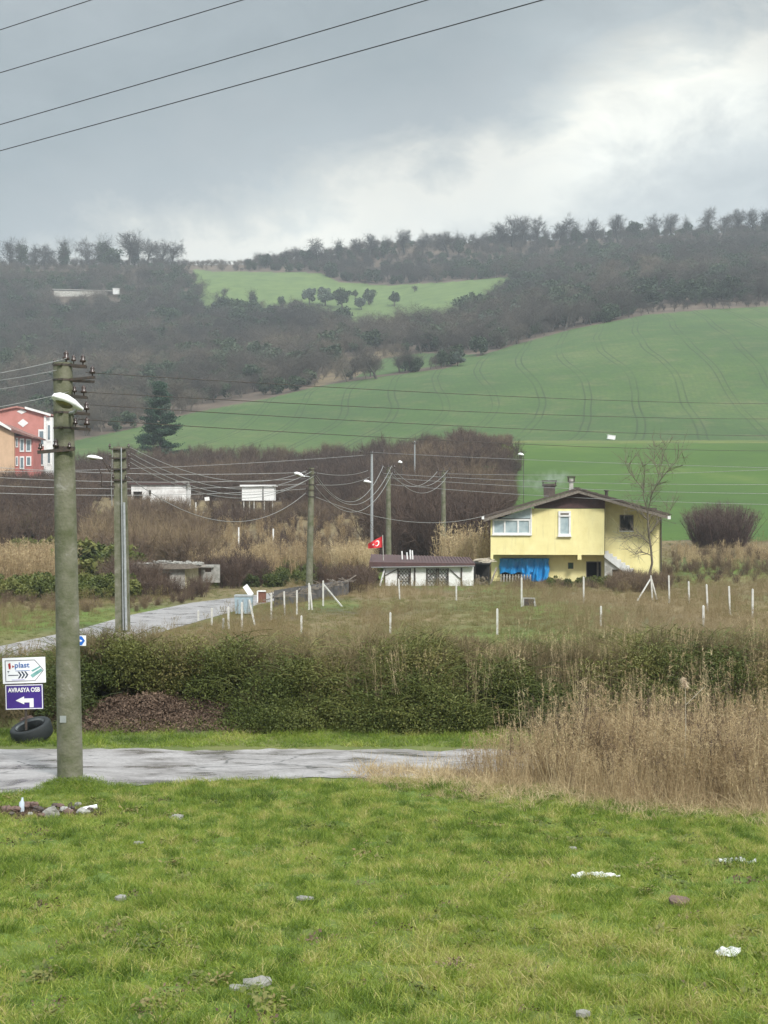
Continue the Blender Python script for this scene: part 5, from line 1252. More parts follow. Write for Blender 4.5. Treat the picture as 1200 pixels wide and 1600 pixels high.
mb = MB(); mb.bar(at(320, 780, 195), at(327, 779, 195), .3, .5); solo('white_slab', mb, WHITE, 'small white slab lying between the whitewashed building and the raised cabin', 'slab')
g = ground(955, 687, 200); mb = MB(); mb.box(g + V3((0, 0, .45)), (1.6, .9, .8), Matrix.Rotation(R(8), 3, 'Y')); mb.box(g + V3((0, 0, .9)), (1.7, 1.0, .08), Matrix.Rotation(R(8), 3, 'Y')); solo('white_crate', mb, WHITE, 'small white crate alone on the boundary strip at the foot of the sown hill', 'crate')

# houses at left
D4 = 222.0; X4 = lambda p: at(p, 0, D4).x; Z4 = lambda p: at(0, p, D4).z
ph_ = thing('pink_house', tuple(at(20, 750, D4)), 'tall pink gabled house with white diamond ornament, partly behind the nearest pole', 'house')
mb = MB(); mb.prism([(X4(-60), Z4(752)), (X4(70), Z4(752)), (X4(70), Z4(646)), (X4(27), Z4(636)), (X4(-60), Z4(653))], D4, D4 + 8); mb.build('wall', PINK, ph_)
mb = MB()
for x0, y0, x1, y1 in ((-64, 653, 27, 634.5), (27, 634.5, 74, 645)):
    mb.prism([(X4(x0), Z4(y0)), (X4(x1), Z4(y1)), (X4(x1), Z4(y1) - .25), (X4(x0), Z4(y0) - .25)], D4 - .4, D4 + 8.4)
rf2 = mb.build('roof', M_('pink_tiles', (.42, .20, .17), (.3, .14, .12), 3, .8), ph_)
mb = MB(); mb.prism([(X4(40), Z4(635.5)), (X4(80), Z4(647)), (X4(80), Z4(650.5)), (X4(40), Z4(639))], D4 - .5, D4 - .3); mb.build('white_verge', WHITE, rf2)
mb = MB(); mb.box((X4(76), D4 + 1.5, (Z4(752) + Z4(652)) / 2), (1.1, 2.6, Z4(652) - Z4(752))); mb.box((X4(70.5), D4 - .03, (Z4(752) + Z4(650)) / 2), (.35, .1, Z4(650) - Z4(752))); mb.build('white_corner_tower', WHITE, ph_)
for (cx, cy, a_, b_) in ((36, 661, 8.5, 6.5), (34, 643, 8, 4)):
    mb = MB(); mb.prism([(X4(cx - a_), Z4(cy)), (X4(cx), Z4(cy + b_)), (X4(cx + a_), Z4(cy)), (X4(cx), Z4(cy - b_))], D4 - .06, D4 - .01); mb.build('diamond_ornament', WHITE, ph_)
def win4(par, x0, x1, y0, y1, d, dy=0, tall=0):
    X = lambda p: at(p, 0, d).x; Z = lambda p: at(0, p, d).z
    mb = MB(); mb.box(((X(x0) + X(x1)) / 2, d - .05 + dy, (Z(y0) + Z(y1)) / 2), (X(x1) - X(x0), .1, Z(y0) - Z(y1))); w_ = mb.build('window', WHITE, par)
    mb = MB(); mb.box(((X(x0) + X(x1)) / 2, d - .11 + dy, (Z(y0) + Z(y1)) / 2), ((X(x1) - X(x0)) * .6, .03, (Z(y0) - Z(y1)) * .78)); mb.build('pane', GLASSM, w_)
win4(ph_, 60, 70, 671, 697, D4); win4(ph_, 61, 69, 705, 728, D4)
win4(ph_, 73.5, 79, 661, 690, D4, .2); win4(ph_, 73.5, 79, 700, 726, D4, .2)
D5 = 212.0; X5 = lambda p: at(p, 0, D5).x; Z5 = lambda p: at(0, p, D5).z
oh = thing('orange_house', tuple(at(0, 750, D5)), 'orange and red two storey house with a brown tiled roof at the left edge', 'house')
mb = MB(); mb.prism([(X5(-70), Z5(755)), (X5(22), Z5(755)), (X5(22), Z5(676)), (X5(-2), Z5(664)), (X5(-70), Z5(690))], D5, D5 + 7); mb.build('orange_wall', ORANGE, oh)
mb = MB(); mb.wall(X5(22), X5(50), Z5(755), Z5(681), D5 + .6, 5); mb.build('red_wall', REDR, oh)
mb = MB(); mb.prism([(X5(-2), Z5(660)), (X5(24), Z5(671.5)), (X5(53), Z5(682.5)), (X5(53), Z5(685)), (X5(22), Z5(676)), (X5(-2), Z5(665))], D5 - .5, D5 + 7.4); mb.prism([(X5(-75), Z5(690)), (X5(-2), Z5(660)), (X5(-2), Z5(665)), (X5(-75), Z5(695))], D5 - .5, D5 + 7.4); rf3 = mb.build('roof', M_('rust_tiles', (.20, .10, .08), (.12, .06, .05), 3, .8), oh)
mb = MB(); mb.prism([(X5(-2), Z5(656.5)), (X5(19), Z5(670)), (X5(19), Z5(673)), (X5(-2), Z5(662))], D5 - .65, D5 - .52); mb.build('white_verge', WHITE, rf3)
for (a_, b_, c_, d_) in ((24.5, 28.5, 684, 699), (31, 38, 685, 706), (40.5, 49, 686, 706), (24.5, 28.5, 713, 728), (31, 38, 713, 733), (41, 49, 713, 728)): win4(oh, a_, b_, c_, d_, D5 + .6)
# long pale shed and hut on the wooded ridge
g = ground(135, 463, 500); dd = g.y
ls = thing('long_greenhouse', tuple(g), 'long thin pale roofed shed among the trees on the left hill', 'shed'); XX = lambda p: at(p, 0, dd).x; ZZ = lambda p: at(0, p, dd).z
mb = MB(); mb.box((XX(125), dd + 3, g.z + 1.6), (XX(166) - XX(84), 6, 3.6)); mb.build('wall', GREYW, ls); mb = MB(); mb.box((XX(131), dd + 3, g.z + 3.6), (XX(180) - XX(82), 7, .45), Matrix.Rotation(R(1.5), 3, 'Y')); mb.build('roof', CONCG, ls)
mb = MB(); mb.box((XX(184), dd - 4, g.z + 2.0), (3.6, 3, 3.2)); mb.box((XX(184), dd - 4, g.z + 3.75), (4.0, 3.4, .3)); solo('white_hut', mb, WHITE, 'tiny white hut at the right end of the long shed on the left hill', 'hut')

# ------------------------------------------------------------------ road signs
gs_ = at(38, 1163, 29.2); gs_.z = 0; ps = 29.2 / F
sg = thing('road_sign', (gs_.x, 29.2, zw(gs_.x, 29.2)), 'pair of signs, white plastics sign above purple AVRASYA OSB sign with left arrow', 'road sign')
mb = MB(); mb.tube([V3((at(40, 0, 29.2).x, 29.26, 0)), V3((at(38, 0, 29.2).x, 29.26, at(0, 1030, 29.2).z))], .028, 10); mb.build('sign_post', DARKM, sg)
def plane_pts(cx, cy, rot):
    ca, sa = math.cos(rot), math.sin(rot)
    def f(u, v, o=0.0): return tuple(at(cx + (u * ca - v * sa), cy + (u * sa + v * ca), 29.2) + V3((0, o, 0)))
    return f
def poly_on(parent, name, f, polys, mat, o0, th=.004):
    mb = MB()
    for p_ in polys:
        n = len(p_); vs_ = [f(u, v, o0) for u, v in p_] + [f(u, v, o0 + th) for u, v in p_]
        mb.add(vs_, [tuple(range(n)), tuple(range(n, 2 * n))[::-1]] + [(i, (i + 1) % n, (i + 1) % n + n, i + n) for i in range(n)])
    return mb.build(name, mat, parent)
def text_on(parent, name, f, s, u, v, hgt, wdt, mat, o0, bold=0):
    cu = bpy.data.curves.new('t', 'FONT'); cu.body = s; cu.extrude = .01; cu.offset = bold; cu.resolution_u = 3
    ob = bpy.data.objects.new('t', cu); COL.objects.link(ob); dg = bpy.context.evaluated_depsgraph_get(); me = bpy.data.meshes.new_from_object(ob.evaluated_get(dg)); bpy.data.objects.remove(ob)
    co = np.array([v_.co[:] for v_ in me.vertices]); mn, mx = co.min(0), co.max(0); off = np.array(parent_root(parent).location)
    for v_, c in zip(me.vertices, co):
        uu = u + (c[0] - mn[0]) / (mx[0] - mn[0]) * wdt; vv = v - (c[1] - mn[1]) / (mx[1] - mn[1]) * hgt; p = f(uu, vv, o0 + (0 if c[2] > 0 else .003))
        v_.co = (p[0] - off[0], p[1] - off[1], p[2] - off[2])
    me.materials.clear(); me.materials.append(mat); o = bpy.data.objects.new(name, me); COL.objects.link(o); o.parent = parent
    return o
def parent_root(o):
    while o.parent: o = o.parent
    return o
f1 = plane_pts(37.5, 1047.5, R(-2)); rect = lambda a_, b_, c_, d_: [(a_, c_), (b_, c_), (b_, d_), (a_, d_)]
wp = poly_on(sg, 'white_plate', f1, [rect(-33.5, 33.5, -20, 20)], M_('sign_white', (.82, .83, .85), (.78, .79, .81), 4, .4), 0, .02)
def arrow_outline(k_):
    return [(-29.5 * 1 + (1 - k_) * 1.1, -16.5 + (1 - k_) * 1.1), (17 - (1 - k_) * .5, -16.5 + (1 - k_) * 1.1), (30.5 - (1 - k_) * 1.4, -1), (30.5 - (1 - k_) * 1.4, 1.5), (17 - (1 - k_) * .5, 17 - (1 - k_) * 1.1), (-29.5 + (1 - k_) * 1.1, 17 - (1 - k_) * 1.1)]
A1_, A0_ = arrow_outline(1), arrow_outline(0)
poly_on(wp, 'arrow_border', f1, [[A1_[i], A1_[(i + 1) % 6], A0_[(i + 1) % 6], A0_[i]] for i in range(6)], M_('border_grey', (.16, .15, .17), (.16, .15, .17), 3, .5), -.004)
poly_on(wp, 'red_logo', f1, [[(-24.5, -11), (-21, -12.5), (-20.3, -6), (-21.2, -2.5), (-23.6, -3)], [(-18.4, -8.5), (-14.5, -6.6), (-18, -4.5)]], REDI, -.004)
poly_on(wp, 'small_mark', f1, [[(-26, 0), (-22, .5), (-24.4, 1.6), (-24.5, 4), (-25.4, 1.8)]], INK, -.004)
text_on(wp, 'lettering', f1, 'plast', -14, -1.8, 11, 23, BLUEI, -.006, .012)
poly_on(wp, 'underline', f1, [rect(-13.5, 9, .0, .7)], BLUEI, -.004)
poly_on(wp, 'chevron_arrow', f1, [rect(-25, -9, 6.5, 7.7)] + [[(-10 + k_ * 5.2, 1.5), (-7.6 + k_ * 5.2, 1.5), (-3.6 + k_ * 5.2, 7), (-7.6 + k_ * 5.2, 12.4), (-10 + k_ * 5.2, 12.4), (-6.4 + k_ * 5.2, 7)] for k_ in range(3)], INK, -.004)
poly_on(wp, 'small_print', f1, [rect(-19.5, 0.5, 14.1, 14.8)], M_('violet_ink', (.25, .2, .5), (.25, .2, .5), 3, .5), -.004)
poly_on(wp, 'pipe_picture', f1, [[(9.5, 7.5), (27, -2.5), (29, 1.5), (13, 12)], [(11, .5), (24.5, -6), (26, -4.2), (13.5, 2.6)]], TEALI, -.004)
f2 = plane_pts(37.8, 1089, R(-1.5))
pp = poly_on(sg, 'purple_plate', f2, [rect(-29.5, 29.5, -19.5, 19.5)], PURP, .002, .018)
B1 = [(-29, -19), (29, -19), (29, 19), (-29, 19)]; B0 = [(-27.8, -17.8), (27.8, -17.8), (27.8, 17.8), (-27.8, 17.8)]
poly_on(pp, 'white_border', f2, [[B1[i], B1[(i + 1) % 4], B0[(i + 1) % 4], B0[i]] for i in range(4)], WHITEP, -.003)
text_on(pp, 'lettering', f2, 'AVRASYA OSB', -25, -7.6, 7.2, 50, WHITEP, -.005, .03)
poly_on(pp, 'left_arrow', f2, [[(-13.5, 5.3), (-.2, -1), (-.2, 2.4), (14.5, 2.4), (14.5, 16.5), (8.2, 16.5), (8.2, 8.6), (-.2, 8.6), (-.2, 11.4)]], WHITEP, -.003)
# small blue arrow sign beyond the bramble
d6 = 30.35; p6 = at(125, 1001, d6); bs = thing('arrow_sign', (p6.x, d6, zw(p6.x, d6)), 'small white sign with blue arrow hexagon half hidden behind the nearest pole', 'road sign'); s6 = d6 / F
mb = MB(); mb.box(p6, (19 * s6, .02, 16 * s6)); pl6 = mb.build('plate', WHITEP, bs); mb = MB(); mb.prism([(p6.x - 8 * s6, p6.z - 7 * s6), (p6.x + 3 * s6, p6.z - 7 * s6), (p6.x + 8 * s6, p6.z), (p6.x + 3 * s6, p6.z + 7 * s6), (p6.x - 8 * s6, p6.z + 7 * s6)], d6 - .016, d6 - .012); mb.build('blue_arrow', M_('sign_blue', (.01, .12, .50), (.01, .12, .50), 3, .4), pl6)
mb = MB(); mb.prism([(p6.x - 5 * s6, p6.z - 1.5 * s6), (p6.x + 2 * s6, p6.z - 1.5 * s6), (p6.x + 4 * s6, p6.z), (p6.x + 2 * s6, p6.z + 1.5 * s6), (p6.x - 5 * s6, p6.z + 1.5 * s6)], d6 - .021, d6 - .018); mb.build('white_mark', WHITEP, pl6)
mb = MB(); mb.tube([V3((p6.x - .12, d6 + .04, zw(p6.x, d6))), V3((p6.x - .12, d6 + .04, p6.z))], .02, 8); mb.build('sign_post', GALV, bs)
# big tyre
g = ground(41, 1163); g.y += .3; ty = thing('old_tyre', tuple(g), 'big black old tyre lying tilted on the verge under the signs', 'tyre')
Mt = Matrix.Translation(g + V3((0, .15, .20))) @ Matrix.Scale(.9, 4) @ Matrix.Rotation(R(-13), 4, 'Y') @ Matrix.Rotation(R(14), 4, 'X')
mb = MB(); vs_ = []; prof = [(.30, .13), (.36, .16), (.44, .175), (.465, .14), (.47, 0), (.465, -.14), (.44, -.175), (.36, -.16), (.30, -.11), (.28, 0)]; nn = 48
for k_ in range(nn):
    th = 2 * math.pi * k_ / nn; tr_ = .014 if k_ % 2 else 0
    for (r_, z_) in prof:
        rr = r_ + (tr_ if r_ > .46 else 0); vs_.append(tuple(Mt @ V3((rr * math.cos(th), rr * math.sin(th), z_))))
m_ = len(prof); mb.add(vs_, [(k_ * m_ + i, ((k_ + 1) % nn) * m_ + i, ((k_ + 1) % nn) * m_ + (i + 1) % m_, k_ * m_ + (i + 1) % m_) for k_ in range(nn) for i in range(m_)], True); mb.build('tyre_body', RUBB, ty)
mb = MB(); vs_ = [tuple(Mt @ V3((r_ * math.cos(2 * math.pi * k_ / nn), r_ * math.sin(2 * math.pi * k_ / nn), z_))) for k_ in range(nn) for r_, z_ in ((.30, .14), (.335, .175))]
mb.add(vs_, [(2 * k_, 2 * ((k_ + 1) % nn), 2 * ((k_ + 1) % nn) + 1, 2 * k_ + 1) for k_ in range(nn)]); mb.build('bead_edge', M_('highlit_rubber', (.12, .13, .13), (.03, .035, .035), 5, .4), ty)  # lighter grey patches paint highlights into the colour of the bead
mb = MB(); rock(mb, at(43, 1126, 30.0), .16, .6, 5); solo('brown_sack', mb, STONEB, 'brown lump of rubbish sitting behind the old tyre', 'rubbish')

# ------------------------------------------------------------------ litter on the lawn
def chip(px, py, wpx, hpx, mat, name, label, cat, th=.04, seed=0, tilt=16):
    g = ground(px, py); s_ = g.y / F; rg = random.Random(seed); n = 9; rx = wpx * s_ / 2; ry = hpx * s_ / 2 * 1.7; top, bot = [], []
    for k_ in range(n):
        a_ = 2 * math.pi * k_ / n; q = rg.uniform(.7, 1.1); x, y = math.cos(a_) * rx * q, math.sin(a_) * ry * q
        th = min(th, .03); z = math.tan(R(tilt)) * y + rg.uniform(-.006, .006); top.append((g.x + x, g.y + y, g.z + .055 + z)); bot.append((g.x + x * 1.0, g.y + y * 1.0, g.z + .055 + z - th))
    mb = MB(); cx = (g.x, g.y, g.z + .062); mb.add(top + bot + [cx], [(2 * n, k_, (k_ + 1) % n) for k_ in range(n)] + [tuple(range(n, 2 * n))[::-1]] + [((k_ + 1) % n, k_, k_ + n, (k_ + 1) % n + n) for k_ in range(n)])
    return solo(name, mb, mat, label, cat, 'litter and stones on the lawn')
chip(276, 1281, 26, 9, STONE, 'stone_slab', 'small blue grey slab in the grass right of the rubbish heap', 'stone', .04, 1)
chip(216, 1322, 16, 4, STONE, 'flat_stone', 'tiny pale stone in the grass below the rubbish heap', 'stone', .02, 2)
chip(190, 1408, 20, 7, STONE, 'flat_stone', 'small rounded grey stone at the left of the lawn', 'stone', .03, 3)
chip(478, 1410, 32, 6, STONE, 'flat_stone', 'thin pale flat stone near the middle of the lawn', 'stone', .02, 4)
chip(403, 1543, 46, 14, STONE, 'concrete_chunk', 'larger right half of the broken concrete piece beside the bright green tuft', 'concrete piece', .035, 5)
chip(372, 1552, 36, 8, STONE, 'concrete_chunk', 'smaller left half of the broken concrete piece at the bottom of the lawn', 'concrete piece', .02, 6)
chip(910, 1592, 30, 8, STONE, 'flat_stone', 'pale stone at the very bottom edge, right of centre', 'stone', .03, 7)
chip(1063, 1414, 38, 18, STONEB, 'brown_stone', 'dark brown stone on the right of the lawn', 'stone', .06, 8)
chip(895, 1330, 14, 4, STONE, 'flat_stone', 'tiny pale stone behind the long white plastic sheet', 'stone', .02, 9)
LITM = M_('dirty_plastic', (.62, .63, .62), (.34, .34, .32), 14, .5, .4, 60, c3=(.74, .75, .76))
def crumple(px, py, wpx, hpx, name, label, seed, taper=1.0):
    g = ground(px, py); s_ = g.y / F; nx, ny = 26, 10; vs_ = []
    for i in range(nx + 1):
        for j in range(ny + 1):
            u, v = i / nx - .5, j / ny - .5; ed = (1 - abs(u * 2) ** 3) * taper + (1 - taper) * (1 - (u + .5)); x = g.x + u * wpx * s_; y = g.y + v * hpx * s_ * 2.4 * max(ed, .15)
            z = zw(x, y) + .025 + .06 * (mnoise.noise(Vector((x * 9, y * 9, seed))) + .6) * (1 - abs(v) * 1.2) + .03 * mnoise.noise(Vector((x * 30, y * 30, seed)))
            vs_.append((x, y, z))
    mb = MB(); mb.add(vs_, [(i * (ny + 1) + j, (i + 1) * (ny + 1) + j, (i + 1) * (ny + 1) + j + 1, i * (ny + 1) + j + 1) for i in range(nx) for j in range(ny)])
    o = solo(name, mb, LITM, label, 'plastic litter', 'litter and stones on the lawn'); md = o.modifiers.new('t', 'SOLIDIFY'); md.thickness = .004; return o
crumple(930, 1373, 78, 12, 'plastic_sheet', 'long flattened white plastic sheet lying across the lawn', 1)
crumple(1152, 1350, 58, 18, 'plastic_bag', 'crumpled white plastic bag near the right edge of the lawn', 2, .6)
crumple(1137, 1494, 40, 10, 'plastic_bag', 'small white plastic scrap in pale grass at lower right', 3)
# rubbish heap
heap = [(30, 1262, 12, 'white bottle standing in the rubbish heap'), ]
g = ground(78, 1283); 
for i in range(20):
    px = 12 + i * 6.8 + rnd.uniform(-2, 2); py = 1275 - rnd.uniform(-7, 9) - (px - 8) * .035; g = ground(px, py); mb = MB(); r_ = rnd.uniform(.04, .095); rock(mb, g + V3((0, 0, r_ * .5 + .035)), r_, .6, i + 20)
    pale = rnd.random() < .45; w_ = ORD[i]
    solo('rubble_stone', mb, (STONE, CONCG)[i % 2] if pale else (STONEB, DARKM)[i % 2], '%s lump in the rubbish heap, %s from the left of its small stones' % ('pale' if pale else 'dark', w_), 'stone', 'lumps in the rubbish heap')
g = ground(34, 1270); mb = MB(); mb.tube([g + V3((0, 0, .02)), g + V3((0, 0, .16)), g + V3((.01, 0, .2)), g + V3((.01, 0, .24))], [.04, .042, .02, .015], 10); solo('plastic_bottle', mb, M_('clear_plastic', (.55, .62, .68), (.45, .52, .6), 5, .15), 'pale translucent bottle standing upright in the rubbish heap', 'bottle')
g = ground(80, 1278); mb = MB(); rock(mb, g + V3((0, 0, .07)), .13, .75, 77); solo('white_rubble', mb, STONE, 'biggest pale lump in the middle of the rubbish heap', 'stone')
g = ground(105, 1272); mb = MB(); mb.tube([g, g + V3((.03, 0, .16)), g + V3((.06, 0, .19)), g + V3((.07, 0, .1))], .012, 6); solo('bent_rod', mb, DARKM, 'dark bent rod sticking up from the rubbish heap', 'rod')
g = ground(137, 1270); mb = MB(); mb.tube([g + V3((-.1, 0, .05)), g + V3((.14, .05, .09))], .035, 8); solo('plastic_bottle', mb, WHITEP, 'white bottle lying at the right end of the rubbish heap', 'bottle')

# ------------------------------------------------------------------ individual trees and shrubs
def tree_from(tpls, name, px, ybase, H_, d, label, cat, group=None, idx=0, wd=1.0, tint=.4, rz=None):
    p = at(px, ybase, d); z = zw(p.x, p.y); o = thing(name, (p.x, p.y, z - .1), label, cat, group, rz if rz is not None else rnd.uniform(0, 6)); o.scale = (H_ * wd, H_ * wd, H_)
    for nm, me_ in tpls[idx]:
        c = bpy.data.objects.new(nm, me_); COL.objects.link(c); c.parent = o; c['tint'] = tint
    return o
BT_ = []
for i, fm in enumerate(('round', 'spread', 'upright', 'round', 'spread', 'upright')):
    t1, t2 = gen_tree(300 + i, fm, 6, 2.0); BT_.append([('trunk', t1.mesh('trunk', FORM)), ('branches', t2.mesh('branches', FORM))])
IV = []
for i in range(3):
    t1, t2 = gen_tree(320 + i, 'upright', 3, 2.0); cr_ = gen_crown(330 + i, 1500, .032, 15, .20, .36, .48, .45); IV.append([('trunk', t1.mesh('trunk', FORM)), ('branches', t2.mesh('branches', FORM)), ('ivy_leaves', cr_.mesh('ivy_leaves', EVERM))])
EV = []
for i in range(3):
    t1, t2 = gen_tree(340 + i, 'round', 2, 1.5); cr_ = gen_crown(350 + i, 2200, .040, 18, .40, .42, .52, .5); EV.append([('trunk', t1.mesh('trunk', BARKM)), ('crown', cr_.mesh('crown', EVERM))])
def ridge(L_, side, base):
    k_ = 0
    for (px, H_, kind) in L_:
        d = base + rnd.uniform(-12, 6); p = at(px, 0, d); lab = {'b': 'bare', 'i': 'ivy clad dark', 'e': 'round evergreen'}[kind]
        T = {'b': BT_, 'i': IV, 'e': EV}[kind]
        tree_from(T, {'b': 'bare_tree', 'i': 'ivy_tree', 'e': 'evergreen_tree'}[kind], px, 400, H_ * d / F * (1.0 if side == 'left' else .80), d, '%s tree, %s from the left of those rising from the %s skyline' % (lab, ORD[k_] if k_ < 20 else 'rightmost', side), 'tree', 'trees on the %s skyline' % side, rnd.randrange(len(T)), rnd.uniform(1.0, 1.3) if kind != 'i' else 1.0, rnd.uniform(-.3, .1)); k_ += 1
ridge([(15, 45, 'b'), (35, 46, 'i'), (52, 38, 'b'), (75, 46, 'b'), (100, 48, 'i'), (131, 44, 'b'), (158, 50, 'i'), (176, 40, 'e'), (200, 54, 'b'), (210, 46, 'i'), (232, 52, 'b'), (252, 42, 'b'), (268, 40, 'b')], 'left', 930)
ridge([(388, 22, 'e'), (415, 34, 'e'), (440, 32, 'b'), (462, 36, 'b'), (480, 36, 'e'), (497, 46, 'b'), (530, 42, 'i'), (556, 42, 'b'), (575, 46, 'b'), (600, 44, 'i'), (632, 46, 'b'), (660, 46, 'b'), (700, 52, 'b'), (718, 48, 'i'), (745, 32, 'b')], 'middle', 925)
ridge([(775, 52, 'b'), (800, 56, 'b'), (815, 60, 'b'), (838, 54, 'b'), (875, 54, 'b'), (900, 44, 'i'), (932, 46, 'b'), (966, 52, 'b'), (992, 42, 'e'), (1020, 48, 'b'), (1050, 44, 'b'), (1075, 42, 'i'), (1108, 56, 'b'), (1130, 50, 'b'), (1155, 46, 'b'), (1180, 52, 'b'), (1196, 50, 'i')], 'right', 930)
OLV = leafmat('grey_green_leaves', [(0, (.06, .085, .065)), (.5, (.10, .13, .10)), (1, (.17, .20, .16))], .7, .2)
OL = []
for i in range(2):
    t1, t2 = gen_tree(360 + i, 'spread', 2, 1.4); cr_ = gen_crown(370 + i, 2000, .042, 16, .46, .40, .50, .5); OL.append([('trunk', t1.mesh('trunk', BARKM)), ('crown', cr_.mesh('crown', OLV))])
def gtree(T, name, px, yb, hpx, label, idx=0, wd=1.0, tint=.4, group=None, dmin=500):
    g = ground(px, yb, dmin); return tree_from(T, name, px, yb, hpx * g.y / F, g.y, label, 'tree', group, idx, wd, tint)
gtree(EV, 'evergreen_tree', 617, 478, 27, 'single round dark tree standing alone on the upper clearing', 0, 1.0, .3)
gtree(EV, 'evergreen_tree', 577, 476, 30, 'tall dark round tree at the right end of the clump in the upper clearing', 1, 1.0, .4)
gtree(OL, 'grey_green_tree', 484, 476, 32, 'grey green tree at the left end of the clump in the upper clearing', 0, 1.1, .4)
gtree(OL, 'grey_green_tree', 508, 478, 34, 'second grey green tree from the left in the clump on the upper clearing', 1, 1.2, .5)
gtree(EV, 'evergreen_tree', 535, 482, 36, 'broad dark tree in the middle of the clump on the upper clearing', 2, 1.2, .5)
gtree(OL, 'grey_green_tree', 565, 484, 24, 'grey green tree just below the tall dark tree in the clearing', 0, 1.1, .3)
gtree(EV, 'small_tree', 555, 466, 15, 'small round tree at the top of the clump in the clearing', 0, 1.0, .6)
gtree(BT_, 'bare_tree', 349, 466, 16, 'small bare tree alone on the left of the upper clearing', 0, 1.3, .2)
gtree(BT_, 'bare_tree', 648, 456, 12, 'tiny dark bare tree at the right of the upper clearing', 1, 1.2, .1)
gtree(EV, 'evergreen_tree', 440, 484, 26, 'dark upright tree at the lower edge of the upper clearing', 1, .7, .2)
gtree(IV, 'ivy_tree', 395, 482, 30, 'dark ivy clad tree at the lower left edge of the upper clearing', 1, 1.1, .2)
gtree(OL, 'grey_green_tree', 808, 512, 42, 'large pale grey green tree above the top edge of the sown hill', 1, 1.1, .7, None, 480)
gtree(OL, 'grey_green_tree', 760, 520, 38, 'pale grey green tree left of the large one above the sown hill', 0, 1.1, .6, None, 480)
gtree(OL, 'grey_green_tree', 712, 424, 24, 'pale rounded tree in front of the wood right of the upper clearing', 1, 1.1, .5, None, 700)
gtree(EV, 'evergreen_tree', 690, 574, 34, 'dark evergreen bush between the two green strips of the hillside', 0, .9, .2, None, 380)
gtree(BT_, 'bare_tree', 588, 592, 44, 'bare tree at the top edge of the sown hill, left of the dark evergreen bush', 1, 1.2, .3, None, 380)
gtree(OL, 'grey_green_tree', 715, 572, 26, 'brownish bush right of the dark evergreen bush on the hillside', 1, 1.2, .2, None, 380)

# the pine
pd = 300.0; gp_ = at(250, 712, pd); zz = zw(gp_.x, gp_.y); pine = thing('pine_tree', (gp_.x, gp_.y, zz), 'dark green pine with tiered branches standing at the lower left end of the sown hill', 'tree')
PH = at(250, 597, pd).z - zz; rg = np.random.default_rng(5); mt, mc = MB(), MB()
mt.tube([(gp_.x, gp_.y, zz - .2), (gp_.x + .1, gp_.y, zz + PH * .5), (gp_.x, gp_.y, zz + PH * .97)], [.28, .18, .04], 8)
for i in range(90):
    t_ = .06 + .92 * (i / 89); h = zz + PH * t_; L_ = (1 - t_) ** .8 * 5.4 * rg.uniform(.55, 1.08) + .5
    if .62 < t_ < .7: L_ *= .5
    a_ = rg.uniform(0, 2 * math.pi); d_ = np.array([math.cos(a_), math.sin(a_), .12 + .25 * t_]); p = np.array([gp_.x, gp_.y, h]); q_ = p + d_ * L_; stick(mt, p, q_, .06, .02)
    m_ = int(80 + 80 * L_); f_ = rg.uniform(.25, 1.05, m_)[:, None]; P_ = p + d_ * L_ * f_ + rg.normal(size=(m_, 3)) * np.array([.40, .40, .22]) * (.5 + f_ * .6)
    leaves(mc, P_, .20, rg, .2)
mt.build('trunk', BARKM, pine); mc.build('needles', leafmat('pine_needles', [(0, (.016, .040, .022)), (.5, (.028, .062, .034)), (1, (.05, .09, .05))], .6, .2, 0, (.1, .1, .8)), pine)

# bare tree in front of the house
gt = V3((at(1013, 0, 101).x, 101, zw(at(1013, 0, 101).x, 101))); bt = thing('bare_tree', tuple(gt), 'slender forked leafless tree in front of the right side of the yellow house', 'tree')
rg = np.random.default_rng(17); mt, mc = MB(), MB()
P = lambda px, py, y=0: np.array(at(px, py, 101 + y))
limbs = [[P(1013, 905), P(1019, 880), P(1017, 855), P(1013, 830), P(1012, 800)], [P(1012, 800), P(1018, 775), P(1028, 750), P(1036, 715, .5), P(1042, 690, .5)], [P(1012, 800), P(1005, 775, .3), P(1007, 745, .5), P(1003, 720, .6)],
         [P(1015, 850), P(1003, 838, -.3), P(990, 836, -.5), P(975, 842, -.6)], [P(1014, 835), P(1028, 815, .4), P(1042, 806, .6), P(1052, 790, .8)], [P(1022, 765), P(1035, 745, -.3), P(1056, 722, -.5), P(1066, 705, -.6)], [P(1006, 765), P(993, 750, .4), P(982, 735, .5), P(976, 720, .5)], [P(1018, 868), P(1003, 862, -.4), P(985, 868, -.8)], [P(1030, 745), P(1022, 720, .4), P(1024, 697, .6)], [P(1012, 812), P(998, 800, -.5), P(986, 780, -.8)]]
for k_, Ls in enumerate(limbs):
    r0 = .095 if k_ == 0 else .042
    n = len(Ls) - 1
    for i in range(n):
        ra, rb = r0 * (1 - i / n * (.4 if k_ == 0 else .75)), r0 * (1 - (i + 1) / n * (.4 if k_ == 0 else .75)); stick(mt, Ls[i], Ls[i + 1], ra, rb, 6)
        if k_ == 0 and i < 2: continue
        for _ in range(7):
            f_ = rg.uniform(); p = Ls[i] * (1 - f_) + Ls[i + 1] * f_; d_ = (Ls[i + 1] - Ls[i]); d_ /= np.linalg.norm(d_); dd_ = d_ * .6 + rg.normal(size=3) * .6 + np.array([0, 0, .3]); dd_ /= np.linalg.norm(dd_); L_ = rg.uniform(.6, 1.7); q_ = p + dd_ * L_; stick(mc, p, q_, .022, .009)
            for _2 in range(5):
                f2_ = rg.uniform(.2, 1); p2 = p + dd_ * L_ * f2_; d2_ = dd_ + rg.normal(size=3) * .6; d2_ /= np.linalg.norm(d2_); stick(mc, p2, p2 + d2_ * rg.uniform(.3, .9), .009, .004)
